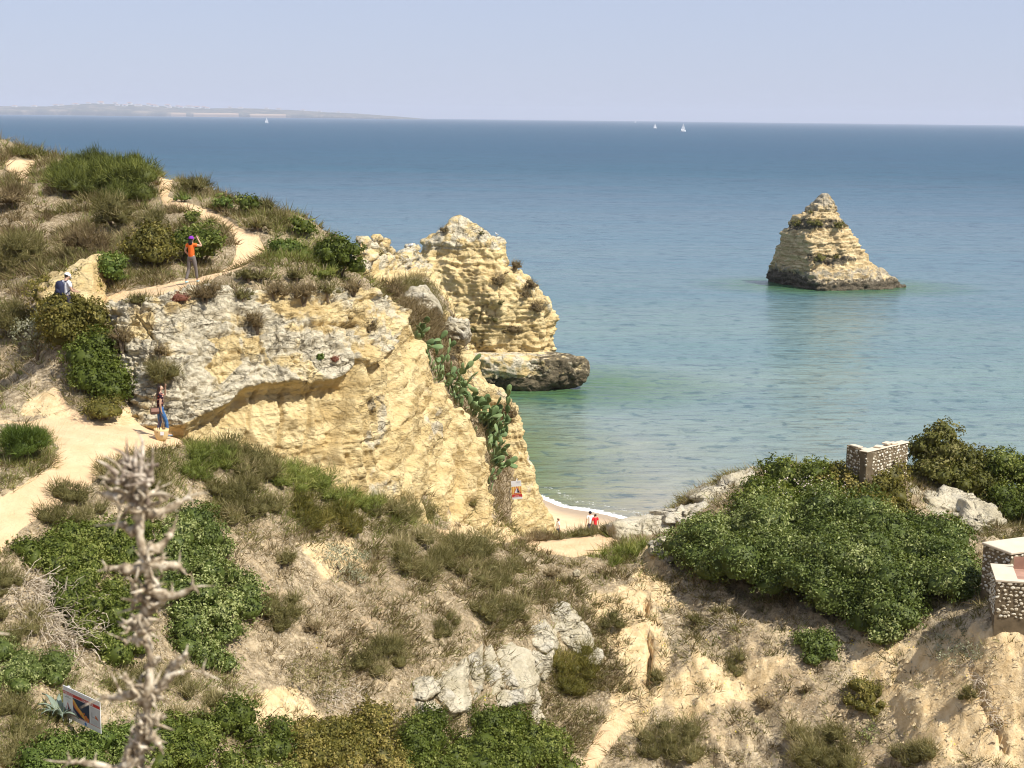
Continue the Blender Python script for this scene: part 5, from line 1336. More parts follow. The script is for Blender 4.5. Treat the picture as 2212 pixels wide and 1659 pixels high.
# ------------------------------------------------------------------ prickly pears
pear = flat('cactus_pad', (.13, .19, .07), .6, .25, var=.3, sc=3)
pear2 = flat('cactus_pad_pale', (.22, .29, .12), .6, .25, var=.2, sc=3)
pads = []
for m_ in (pear, pear2):
    bm = bmesh.new(); bmesh.ops.create_uvsphere(bm, u_segments=12, v_segments=8, radius=.5)
    for v in bm.verts:
        z = v.co.z + .5; wv = .62 * (.55 + .55 * z) if z < .7 else .62
        v.co = Vector((v.co.x * wv, v.co.y * .16, z))
    me = bpy.data.meshes.new('pad'); bm.to_mesh(me); bm.free()
    for p_ in me.polygons: p_.use_smooth = True
    me.materials.append(m_); pads.append(me)
def cactus(path, n, label, size=.42):
    path = np.array(path, float)
    s = np.linspace(0, len(path) - 1, 60); pts = cr(path, 60)[:, :]
    hits = on_patch(pts[:, :2], GV, GPts)
    e = empty('prickly_pear', hits[30], label, 'cactus'); base = np.array(e.location)
    heads = []
    for k in range(n):
        if heads and rng.uniform() < .62:
            h, dr, lv = heads[rng.integers(0, len(heads))]
            if lv > 3: continue
        else:
            i_ = rng.integers(0, 60); wd = np.interp(i_, [0, 59], [path[0][2] if len(path[0]) > 2 else 1, path[-1][2] if len(path[0]) > 2 else 1]) if path.shape[1] > 2 else 1
            h = hits[i_] + np.array([rng.normal() * .55 * wd, -.55 + rng.normal() * .35, .22 + .15 * rng.normal()]); dr = np.array([.2, -.5, .8]); lv = 0
        d_ = dr + rng.normal(size=3) * .55 + np.array([0.1, -.1, .25]); d_ /= np.linalg.norm(d_)
        sz = size * rng.uniform(.75, 1.2)
        ob = bpy.data.objects.new('pad', pads[int(rng.uniform() < .4)]); COL.objects.link(ob); ob.parent = e
        qd = Vector(d_.tolist()).to_track_quat('Z', 'Y'); qd = qd @ Matrix.Rotation(rng.uniform(0, 6.28), 3, 'Z').to_quaternion()
        ob.rotation_mode = 'QUATERNION'; ob.rotation_quaternion = qd; ob.location = Vector((h - base).tolist()); ob.scale = (sz, sz, sz)
        heads.append((h + d_ * sz * .92, d_, lv + 1))
cactus([(897,735,.6),(915,765,.7),(935,795,.8),(950,812,.8)], 125, 'uppermost prickly pear clump in the gully', .46)
cactus([(945,815,.6),(970,840,.6),(985,860,.6)], 85, 'prickly pear clump second from the top, leaning over the cliff edge', .46)
cactus([(995,875,.7),(1025,895,.9),(1050,925,1.0),(1062,945,.9)], 160, 'largest prickly pear clump in the middle of the gully', .56)
cactus([(1055,950,.7),(1065,985,.7),(1065,1020,.6),(1062,1060,.5)], 110, 'lowest prickly pear clump hanging beside the warning sign', .52)

# ------------------------------------------------------------------ agave beside the danger board
agm = flat('agave_leaf', (.19, .23, .17), .5, .3, var=.15, sc=3)
ap = hit([[128, 1556]])[0][0]
e = empty('agave', ap, 'grey-blue agave left of the danger board', 'agave')
for k in range(13):
    a = k * 2.4; ln = rng.uniform(.55, .85); el = rng.uniform(.5, 1.25); bm = bmesh.new(); rows = []
    for j in range(7):
        f = j / 6; r_ = ln * f; e_ = el - .5 * f * f; x = math.cos(e_) * r_; z = math.sin(e_) * r_; w_ = .075 * (math.sin(math.pi * min(1, .25 + f * .75)) ** .8) * (1 - f ** 3) + .002
        rows.append([bm.verts.new((x, -w_, z + .02)), bm.verts.new((x, 0, z - .01)), bm.verts.new((x, w_, z + .02))])
    for j in range(6):
        for q in (0, 1): bm.faces.new((rows[j][q], rows[j][q + 1], rows[j + 1][q + 1], rows[j + 1][q]))
    bmesh.ops.transform(bm, matrix=Matrix.Rotation(a, 4, 'Z'), verts=bm.verts); bmesh.ops.solidify(bm, geom=bm.faces[:], thickness=.012)
    bm_obj('leaf', bm, agm, parent=e, smooth=True)

# ------------------------------------------------------------------ signs
white = flat('sign_white', (.80, .79, .78), .5, .3, var=.02); redm = flat('sign_red', (.55, .045, .035), .5, .3, var=.05); darkm = flat('sign_dark', (.03, .028, .035), .5, .3, var=.1)
navy = flat('sign_navy', (.018, .035, .075), .5, .3); amber = flat('sign_amber', (.75, .40, .08), .5, .3); orng = flat('sign_orange', (.62, .18, .05), .5, .3); greyp = flat('sign_grey', (.42, .42, .44), .5, .3); bluem = flat('sign_blue', (.06, .22, .55), .5, .3); pale = flat('sign_pale_grey', (.62, .62, .64), .5, .3); yel = flat('sign_yellow', (.80, .62, .18), .5, .3)
metal = flat('galvanised_post', (.62, .62, .60), .45, .5, metal=.3)
def poly2(name, pts, z, mat, parent, loc=(0, 0)):
    """a flat printed shape in the board's own plane (x right, z up), y = its height above the board"""
    bm = bmesh.new(); vs = [bm.verts.new((x + loc[0], -z, y + loc[1])) for x, y in pts]; f = bm.faces.new(vs); f.normal_update()
    if f.normal.y > 0: f.normal_flip()
    return bm_obj(name, bm, mat, parent=parent)
def rect(name, x0, y0, x1, y1, z, mat, parent): return poly2(name, [(x0, y0), (x1, y0), (x1, y1), (x0, y1)], z, mat, parent)
def text(name, s, x, y, size, z, mat, parent, align='LEFT', sx=1.0):
    cu = bpy.data.curves.new(name, 'FONT'); cu.body = s; cu.size = size; cu.align_x = align; cu.resolution_u = 2; cu.space_character = 1.02; cu.offset = size * .012
    o = bpy.data.objects.new('tmp', cu); COL.objects.link(o)
    bpy.context.view_layer.update()
    me = bpy.data.meshes.new_from_object(o.evaluated_get(bpy.context.evaluated_depsgraph_get())); bpy.data.objects.remove(o)
    me.name = name; me.materials.clear(); me.materials.append(mat)
    for v in me.vertices: v.co = Vector((x + v.co.x * sx, -z, y + v.co.y))
    ob = bpy.data.objects.new(name, me); COL.objects.link(ob); ob.parent = parent; return ob
def triangle(parent, cx, cy, s, z):
    t = [(cx - s * .5, cy), (cx + s * .5, cy), (cx, cy + s * .95)]; c = (cx, cy + s * .32)
    sc = lambda k: [(c[0] + (x - c[0]) * k, c[1] + (y - c[1]) * k) for x, y in t]
    poly2('warning_triangle', t, z, redm, parent); poly2('warning_triangle', sc(.74), z + .002, white, parent)
    poly2('cliff_pictogram', [(cx + .0 * s, cy + .12 * s), (cx + .33 * s, cy + .10 * s), (cx + .06 * s, cy + .66 * s), (cx - .02 * s, cy + .66 * s), (cx + .02 * s, cy + .40 * s)], z + .004, darkm, parent)
    for a, b in ((-.08, .42), (-.12, .30), (-.05, .22), (-.16, .17)): poly2('falling_stone', [(cx + a * s, cy + b * s), (cx + (a + .05) * s, cy + b * s), (cx + (a + .03) * s, cy + (b + .05) * s)], z + .004, darkm, parent)
def board(name, label, origin, xdir, w, h, t=.012, tilt=0, r=.03):
    e = empty(name, origin, label, 'sign'); x = Vector(xdir).normalized(); up = Vector((0, 0, 1)); y = up.cross(x).normalized()
    m = Matrix((x, y, up)).transposed()
    e.rotation_euler = (m @ Matrix.Rotation(tilt, 3, 'Y')).to_euler()
    bm = bmesh.new(); add_box(bm, (w / 2, t / 2, h / 2), (w, t, h)); bm_obj('board', bm, white, parent=e); return e
# danger board on a post, lower left
o0 = W(138, 1546, 32.6); o1 = W(218, 1582, 31.6); xd = (o1 - o0); w_ = float(np.linalg.norm(xd[:2])); xd[2] = 0
s1 = board('danger_sign', 'danger board with a red band, PERIGO, standing low on the left slope', o0 + np.array([0, 0, 0]), xd.tolist(), w_, .72, tilt=0.0)
H_ = .72
rect('header_band', 0.005, .545, w_ - .005, .615, .003, redm, s1)
text('lettering', 'PERIGO', .03, .557, .062, .006, white, s1, sx=w_ * 1.22); text('lettering', 'I', w_ * .452, .557, .062, .006, orng, s1); text('lettering', 'DANGER', w_ * .52, .557, .062, .006, white, s1, sx=w_ * 1.22)
text('lettering', 'RISCO DE\nDESMORONAMENTO', w_ * .135, .50, .026, .004, darkm, s1, 'CENTER'); text('lettering', 'RISK OF\nCOLLAPSE', w_ * .135, .42, .026, .004, greyp, s1, 'CENTER')
triangle(s1, w_ * .13, .17, .22 * min(1, w_), .004)
rect('rockfall_picture', w_ * .27, .13, w_ * .71, .535, .003, navy, s1)
poly2('rockfall_shape', [(w_ * .27, .50), (w_ * .30, .50), (w_ * .42, .36), (w_ * .52, .29), (w_ * .64, .15), (w_ * .60, .13), (w_ * .50, .18), (w_ * .38, .27), (w_ * .27, .40)], .005, amber, s1)
poly2('rockfall_shape', [(w_ * .27, .46), (w_ * .36, .34), (w_ * .46, .25), (w_ * .44, .22), (w_ * .33, .30), (w_ * .27, .38)], .006, orng, s1)
for a, b, r_ in ((.62, .20, .06), (.57, .28, .03), (.67, .17, .05), (.50, .21, .03)):
    poly2('falling_rock', [(w_ * a + r_ * math.cos(k), b + r_ * math.sin(k)) for k in np.linspace(0, 6.28, 8)[:-1]], .007, orng, s1)
poly2('falling_rock', [(w_ * .27, .28), (w_ * .36, .20), (w_ * .40, .14), (w_ * .27, .14)], .0065, greyp, s1)
rect('diagram_panel', w_ * .74, .13, w_ * .99, .52, .003, pale, s1)
poly2('diagram', [(w_ * .77, .40), (w_ * .79, .40), (w_ * .79, .31), (w_ * .87, .31), (w_ * .87, .29), (w_ * .77, .29)], .005, greyp, s1); poly2('diagram', [(w_ * .87, .36), (w_ * .89, .36), (w_ * .96, .27), (w_ * .87, .29)], .006, orng, s1)
rect('red_line', .005, .112, w_ - .005, .122, .003, redm, s1)
poly2('blue_logo', [(w_ * .60 + .045 * math.cos(k), .055 + .04 * math.sin(k)) for k in np.linspace(0, 6.28, 12)[:-1]], .004, bluem, s1)
for a, wd in ((.03, .06), (.12, .10), (.27, .09), (.40, .08)): rect('small_print', w_ * a, .045, w_ * (a + wd), .070, .003, pale, s1)
# grey sprayed scrawl over the white strip at the top
bm = bmesh.new(); rs = np.random.default_rng(9)
for k in range(13):
    x0 = w_ * (.05 + k * .066); pts_ = [(x0 + rs.uniform(-.01, .03), -.004, .635 + rs.uniform(0, .065)) for _ in range(4)]; add_tube(bm, pts_, .0035, 4)
bm_obj('scrawl', bm, greyp, parent=s1)['kind'] = 'stuff'
bm = bmesh.new(); add_box(bm, (.165, .045, .05), (.06, .06, 1.35)); add_box(bm, (.165, .025, .25), (.3, .02, .04)); bm_obj('post', bm, metal, parent=s1)
# warning sign pinned to the buttress
o0 = W(1107, 1079, 73.6)
s2 = board('cliff_warning_sign', 'tall white cliff warning sign with a red triangle fixed to the yellow rock', o0, (1, -.05, 0), .50, .92, t=.02, tilt=-.10)
rect('red_band', .003, .10, .497, .25, .003, redm, s2)
rect('stripe_field', .003, .255, .497, .64, .003, yel, s2)
for k in range(5): poly2('stripe', [(.02 + k * .1, .256), (.055 + k * .1, .256), (.085 + k * .1, .639), (.05 + k * .1, .639)], .004, orng, s2)
triangle(s2, .27, .29, .38, .006)
text('lettering', 'PERIGO DE\nDESMORONAMENTO', .25, .155, .04, .005, white, s2, 'CENTER', sx=.9)
text('lettering', 'QUEDA DE\nPEDRAS', .36, .85, .045, .004, greyp, s2, 'CENTER')
for z_ in (.10, .82):
    bm = bmesh.new(); add_tube(bm, [(.25, .01, z_), (.25, .9, z_)], .025, 6); bm_obj('bracket', bm, metal, parent=s2)

# ------------------------------------------------------------------ people
skin = flat('skin', (.52, .32, .22), .6, .3, var=.06); skin2 = flat('skin_tanned', (.42, .24, .15), .6, .3, var=.06)
def skin_mesh(name, verts, edges, rad, mat, parent, sub=1, root=0):
    me = bpy.data.meshes.new(name); me.from_pydata([tuple(map(float, v)) for v in verts], edges, []); o = bpy.data.objects.new('tmp', me); COL.objects.link(o)
    md = o.modifiers.new('s', 'SKIN'); md.use_smooth_shade = True
    for i, r in enumerate(rad):
        r = r if isinstance(r, tuple) else (r, r); me.skin_vertices[0].data[i].radius = r; me.skin_vertices[0].data[i].use_root = (i == root)
    s = o.modifiers.new('d', 'SUBSURF'); s.levels = sub; s.render_levels = sub
    bpy.context.view_layer.update()
    m2 = bpy.data.meshes.new_from_object(o.evaluated_get(bpy.context.evaluated_depsgraph_get())); bpy.data.objects.remove(o)
    m2.name = name; m2.materials.clear(); m2.materials.append(mat)
    for p in m2.polygons: p.use_smooth = True
    ob = bpy.data.objects.new(name, m2); COL.objects.link(ob); ob.parent = parent; return ob
def person(loc, rz, label, J, H=1.7, sk=None, shirt=None, trousers=None, sleeve=.55, hair=None, hairlen=0.0, cap=None, shoes=None, brim=True, group=None, leglen=1.0, head_tilt=0.0, female=False):
    sk = sk or skin; k = H / 1.7
    e = empty('person', loc, label, 'person', group, rz)
    # default standing joints, facing +Y
    D = dict(pel=(0, 0, .93), waist=(0, .0, 1.06), chest=(0, 0, 1.27), neckb=(0, -.01, 1.42), neck=(0, .0, 1.48), head=(0, .02, 1.57), top=(0, .01, 1.66),
             sl=(-.17, 0, 1.385), el=(-.23, -.02, 1.11), wl=(-.25, .06, .87), sr=(.17, 0, 1.385), er=(.23, -.02, 1.11), wr=(.25, .06, .87),
             hl=(-.085, 0, .88), kl=(-.10, .02, .48), al=(-.11, -.02, .08), hr=(.085, 0, .88), kr=(.10, .02, .48), ar=(.11, -.02, .08))
    D.update(J); D = {a: np.array(b, float) * k for a, b in D.items()}
    toe = lambda a: D[a] + np.array([0, .15, -.045]) * k
    nm = ['pel', 'waist', 'chest', 'neckb', 'neck', 'head', 'top', 'sl', 'el', 'wl', 'sr', 'er', 'wr', 'hl', 'kl', 'al', 'hr', 'kr', 'ar']
    V = [D[n] for n in nm]; ix = {n: i for i, n in enumerate(nm)}
    R_ = dict(pel=(.13, .10), waist=(.11, .085), chest=(.13, .095), neckb=.07, neck=.048, head=(.078, .092), top=(.06, .07), sl=.055, el=.038, wl=.026, sr=.055, er=.038, wr=.026, hl=.08, kl=.052, al=.036, hr=.08, kr=.052, ar=.036)
    if female: R_.update(waist=(.10, .08), chest=(.115, .095))
    R2 = [tuple(x * k for x in (R_[n] if isinstance(R_[n], tuple) else (R_[n], R_[n]))) for n in nm]
    E = [(ix[a], ix[b]) for a, b in [('pel', 'waist'), ('waist', 'chest'), ('chest', 'neckb'), ('neckb', 'neck'), ('neck', 'head'), ('head', 'top'), ('neckb', 'sl'), ('sl', 'el'), ('el', 'wl'), ('neckb', 'sr'), ('sr', 'er'), ('er', 'wr'), ('pel', 'hl'), ('hl', 'kl'), ('kl', 'al'), ('pel', 'hr'), ('hr', 'kr'), ('kr', 'ar')]]
    def add(p, r, par): V.append(np.array(p, float)); R2.append((r * k, r * k)); E.append((par, len(V) - 1)); return len(V) - 1
    add(toe('al'), .03, ix['al']); add(toe('ar'), .03, ix['ar'])
    # nose, ears
    ht = D['head']; add(ht + np.array([0, .105, -.005]) * k, .012, ix['head']); add(ht + np.array([.088, 0, 0]) * k, .014, ix['head']); add(ht + np.array([-.088, 0, 0]) * k, .014, ix['head'])
    # hands: palm, four fingers and a thumb, slightly curled
    for s_, el, wr in ((-1, 'el', 'wl'), (1, 'er', 'wr')):
        d = unit((D[wr] - D[el])[None])[0]; side = unit(np.cross(d, [0, 1, .2])[None])[0]; fw = unit(np.cross(side, d)[None])[0]
        palm = add(D[wr] + d * .055 * k, .026, ix[wr]); 
        for q, l in ((-.03, .058), (-.01, .068), (.01, .072), (.03, .062)):
            b = D[wr] + d * .085 * k + side * q * k; b1 = add(b, .009, palm); m = add(b + (d * l * .5 + fw * .006) * k, .008, b1); add(b + (d * l * .85 + fw * .03) * k, .0065, m)
        t1 = add(D[wr] + (d * .045 + side * -.035 * s_ + fw * .015) * k, .010, palm); add(D[wr] + (d * .085 + side * -.055 * s_ + fw * .03) * k, .008, t1)
    skin_mesh('body', V, E, R2, sk, e, 1)
    if shirt:
        lerp = lambda a, b, t: D[a] + (D[b] - D[a]) * t
        vs = [D['pel'] + np.array([0, 0, -.05]) * k, D['waist'], D['chest'], D['neckb'] - np.array([0, 0, .015]) * k, lerp('sl', 'el', -.02), lerp('sl', 'el', sleeve), lerp('sr', 'er', -.02), lerp('sr', 'er', sleeve)]
        rr2 = [(.155, .125), (.135 if not female else .12, .108), (.152 if not female else .135, .118), (.075, .07), .072, .062, .072, .062]
        skin_mesh('shirt', vs, [(0, 1), (1, 2), (2, 3), (3, 4), (4, 5), (3, 6), (6, 7)], [tuple(x * k for x in (r if isinstance(r, tuple) else (r, r))) for r in rr2], shirt, e)
    if trousers:
        lerp = lambda a, b, t: D[a] + (D[b] - D[a]) * t
        vs = [D['waist'] + (D['pel'] - D['waist']) * .1, D['pel'], D['hl'], lerp('hl', 'kl', .5), D['kl'], lerp('kl', 'al', .92 * leglen), D['hr'], lerp('hr', 'kr', .5), D['kr'], lerp('kr', 'ar', .92 * leglen)]
        rr2 = [(.125, .10), (.145, .118), .092, .086, .066, .058, .092, .086, .066, .058]
        skin_mesh('trousers', vs, [(0, 1), (1, 2), (2, 3), (3, 4), (4, 5), (1, 6), (6, 7), (7, 8), (8, 9)], [tuple(x * k for x in (r if isinstance(r, tuple) else (r, r))) for r in rr2], trousers, e)
    if shoes:
        for a in ('al', 'ar'):
            skin_mesh('shoe', [D[a] + np.array([0, -.03, -.03]) * k, D[a] + np.array([0, .06, -.045]) * k, toe(a) + np.array([0, .02, 0])], [(0, 1), (1, 2)], [(.048, .045), (.045, .035), (.038, .028)], shoes, e)
    if hair:
        hp = D['head']; vs = [hp + np.array([0, .0, .085]) * k, hp + np.array([0, -.035, .035]) * k, hp + np.array([0, -.055, -.04]) * k]; rr2 = [(.075, .09), (.092, .08), (.075, .055)]; ed = [(0, 1), (1, 2)]
        if hairlen > 0:
            vs += [hp + np.array([0, -.09, -.04 - hairlen * .5]) * k, hp + np.array([0, -.10, -.04 - hairlen]) * k]; rr2 += [(.10, .05), (.07, .03)]; ed += [(2, 3), (3, 4)]
        skin_mesh('hair', vs, ed, rr2, hair, e)
    if cap:
        bm = bmesh.new(); bmesh.ops.create_uvsphere(bm, u_segments=16, v_segments=10, radius=.108 * k)
        for v in list(bm.verts):
            if v.co.z < -.015: bm.verts.remove(v)
        for v in bm.verts: v.co.x *= .93; v.co.y *= 1.08
        cpos = D['head'] + np.array([0, -.005, .035]) * k
        if brim:
            pr = [bm.verts.new((.075 * k * math.cos(a), (.085 + .10 * math.sin(a)) * k, -.012 - .012 * math.sin(a))) for a in np.linspace(0, math.pi, 9)]
            f = bm.faces.new(pr); g = bmesh.ops.extrude_face_region(bm, geom=[f]); bmesh.ops.translate(bm, vec=(0, 0, .008), verts=[x for x in g['geom'] if isinstance(x, bmesh.types.BMVert)])
        bmesh.ops.transform(bm, matrix=Matrix.Translation(Vector(cpos.tolist())) @ Matrix.Rotation(-head_tilt, 4, 'X'), verts=bm.verts)
        bm_obj('cap', bm, cap, parent=e, smooth=True)
    return e, D
cl = lambda n_, c, v=.08: flat(n_, c, .85, .1, var=v, sc=25)
# walker in orange: seen from behind, right hand at her cap peak
g1 = hit([(415, 612)])[0][0]
p1, _ = person(g1, R(-14), 'woman in orange shirt and purple cap on the upper path, hand at the peak', dict(sl=(-.165, 0, 1.385), el=(-.25, .0, 1.15), wl=(-.16, .12, 1.0), er=(.40, .03, 1.35), wr=(.22, .10, 1.60), kl=(-.13, .03, .48), al=(-.19, -.12, .08), hr=(.09, 0, .88), kr=(.14, .06, .50), ar=(.16, .10, .10)), 1.66,
    shirt=cl('orange_cotton', (.75, .15, .03)), trousers=cl('grey_cloth', (.17, .145, .13)), sleeve=.42, hair=flat('black_hair', (.012, .010, .010), .5), hairlen=.16, cap=cl('purple_cap', (.22, .04, .36)), shoes=flat('pale_shoes', (.35, .55, .60)), female=True, head_tilt=.1)
# man with backpack, seen from behind on the steps, looking down
g2 = W(146, 700, 51.2); gg = hit([(146, 704)])[0][0]
gg = W(146, 704, 51.0)
p2, D2 = person(gg, R(-38), 'man in white shirt and cap with a backpack, half hidden by the bush', dict(head=(0, .07, 1.55), top=(0, .10, 1.63), neck=(0, .02, 1.47), el=(-.24, .03, 1.12), wl=(-.12, .26, 1.12), er=(.24, .03, 1.12), wr=(.14, .26, 1.08)), 1.80,
    shirt=cl('white_cotton', (.82, .82, .84), .03), trousers=cl('dark_shorts', (.05, .045, .07)), sleeve=.62, hair=flat('cropped_hair', (.06, .04, .03), .6), cap=cl('white_cap', (.84, .84, .84), .02), shoes=flat('brown_shoes', (.12, .08, .05)), leglen=.5, head_tilt=.5)
bp = empty('backpack', tuple(np.array(p2.location)), 'dark navy backpack on the back of the man in white', 'backpack', rz=p2.rotation_euler.z)
bpm = cl('navy_nylon', (.035, .04, .075), .2)
bm = bmesh.new(); bmesh.ops.create_uvsphere(bm, u_segments=16, v_segments=12, radius=.5)
for v in bm.verts: v.co = Vector((math.copysign(abs(v.co.x * 2) ** .7 / 2, v.co.x) * .33, math.copysign(abs(v.co.y * 2) ** .8 / 2, v.co.y) * .24, math.copysign(abs(v.co.z * 2) ** .75 / 2, v.co.z) * .52)) + Vector((0, -.25, 1.28))
bpb = bm_obj('bag_body', bm, bpm, parent=bp, smooth=True)
bm = bmesh.new(); bmesh.ops.create_uvsphere(bm, u_segments=12, v_segments=8, radius=.5)
for v in bm.verts: v.co = Vector((v.co.x * .25, v.co.y * .12, v.co.z * .22)) + Vector((0, -.35, 1.18))
bm_obj('front_pocket', bm, bpm, parent=bpb, smooth=True)
for sx_ in (-1, 1):
    bm = bmesh.new(); add_tube(bm, [(sx_ * .11, -.17, 1.49), (sx_ * .13, -.02, 1.535), (sx_ * .14, .13, 1.45), (sx_ * .15, .13, 1.25), (sx_ * .15, -.13, 1.10)], .018, 6); bm_obj('strap', bm, cl('navy_strap', (.03, .03, .05)), parent=bp)
# woman with basket
fl = N('floral_blouse', .85, .1); vr = fl.voro(16); fl.col(fl.mix(fl.clampr(vr, .28, .36), fl.mix(fl.clampr(fl.noise(9), .45, .55), (.75, .45, .33), (.62, .12, .05)), (.035, .015, .025)))
den = N('blue_denim', .85, .1); den.col(den.mix(den.clampr(den.noise(14, detail=4), .35, .65), (.03, .085, .22), (.09, .20, .38)))
g3 = hit([(348, 944)])[0][0]
p3, D3 = person(g3, R(-62), 'woman with long dark hair, floral blouse and jeans shading her eyes on the sandy path', dict(er=(.20, -.06, 1.12), wr=(.17, -.02, .92), el=(-.20, .22, 1.30), wl=(-.08, .20, 1.56), kr=(.10, .16, .50), ar=(.10, .18, .10), kl=(-.09, .0, .48), al=(-.09, -.10, .07)), 1.66,
    shirt=fl.m, trousers=den.m, sleeve=.5, hair=flat('dark_brown_hair', (.035, .018, .012), .45), hairlen=.30, shoes=flat('grey_blue_shoes', (.14, .20, .25)), female=True, leglen=.72)
# basket resting at her side, on the sand towards the camera
gb = hit([(349, 951)])[0][0]
bk = empty('straw_basket', gb, 'large round straw basket with long handles hanging beside the woman in the floral blouse', 'basket')
stw = N('woven_straw', .85, .1); wv_ = stw.t.nodes.new('ShaderNodeTexWave'); wv_.bands_direction = 'Z'; wv_.inputs['Scale'].default_value = 22; stw.link(stw.tc.outputs['Position'], wv_.inputs[0]); stw.col(stw.mix(wv_.outputs[1], (.60, .42, .19), (.78, .60, .33)))
bm = bmesh.new(); prof_ = [(.0, .0), (.13, .0), (.17, .04), (.205, .15), (.225, .28), (.235, .36), (.222, .36), (.20, .2), (.15, .05), (.0, .03)]; rg = []
for r_, z_ in prof_: rg.append([bm.verts.new((max(r_, .002) * math.cos(a), max(r_, .002) * .75 * math.sin(a), z_)) for a in np.linspace(0, 6.2832, 22)[:-1]])
for i_ in range(len(rg) - 1):
    for j_ in range(21): bm.faces.new((rg[i_][j_], rg[i_][(j_ + 1) % 21], rg[i_ + 1][(j_ + 1) % 21], rg[i_ + 1][j_]))
bm_obj('basket_body', bm, stw.m, parent=bk, smooth=True)
for yy in (-.13, .13):
    bm = bmesh.new(); add_tube(bm, [(-.09, yy * 1.2, .26), (-.06, yy * .8, .55), (0, yy * .2, .84), (.06, yy * .8, .55), (.09, yy * 1.2, .26)], .011, 6); bm_obj('handle', bm, flat('leather_handle', (.13, .06, .03)), parent=bk)
bm = bmesh.new(); add_box(bm, (.06, -.168, .24), (.11, .006, .11)); bm_obj('white_patch', bm, white, parent=bk)
sb = empty('shoulder_bag', tuple(np.array(p3.location)), 'small brown shoulder bag at the hip of the woman in the floral blouse', 'bag', rz=p3.rotation_euler.z)
bgm = flat('brown_leather', (.10, .045, .03), .5, .4)
bm = bmesh.new(); add_box(bm, (.10, -.20, .86), (.10, .27, .20)); bmesh.ops.bevel(bm, geom=bm.edges[:], offset=.02, segments=2, affect='EDGES'); bm_obj('bag_body', bm, bgm, parent=sb)
bm = bmesh.new(); add_box(bm, (.157, -.20, .90), (.008, .25, .11)); bm_obj('flap', bm, flat('pale_leather_flap', (.30, .17, .13), .5, .4), parent=sb)
bm = bmesh.new(); add_tube(bm, [(.10, -.32, .93), (.0, -.16, 1.30), (-.08, -.02, 1.42)], .010, 5); add_tube(bm, [(.10, -.08, .93), (.12, .12, 1.15), (-.06, .06, 1.43)], .010, 5); bm_obj('strap', bm, bgm, parent=sb)
# people on the beach
def beach_at(vx_, vy_, d): p = W(vx_, vy_, d); p[2] = float((shoreY(p[0]) - p[1]) * .085 - .03); return p
person(beach_at(1274, 1166, 94), R(8), 'man in a white shirt and dark cap on the beach, arm round his companion', dict(er=(.34, .06, 1.22), wr=(.42, .16, 1.25)), 1.80, shirt=cl('white_shirt', (.8, .8, .82)), trousers=cl('dark_trousers', (.06, .06, .08)), hair=flat('dark_hair', (.02, .015, .015)), cap=cl('black_cap', (.02, .02, .03)), shoes=flat('dark_shoes', (.05, .05, .05)))
person(beach_at(1283, 1167, 93.9) + np.array([.06, .1, 0]), R(25), 'person in red beside the man in the white shirt on the beach', dict(), 1.66, sk=skin2, shirt=cl('red_shirt', (.62, .03, .04)), trousers=cl('brown_trousers', (.14, .09, .07)), hair=flat('black_short_hair', (.015, .012, .012)), shoes=flat('black_shoes', (.03, .03, .03)), female=True)
person(beach_at(1205, 1180, 92), R(-70), 'boy in a white shirt whose head shows above the rim grass', dict(head=(0, .03, 1.56)), 1.55, sk=skin2, shirt=cl('white_tee', (.8, .8, .8)), trousers=cl('blue_shorts', (.06, .08, .2)), hair=flat('brown_hair', (.07, .04, .025)), shoes=flat('tan_shoes', (.2, .15, .1)), leglen=.5)

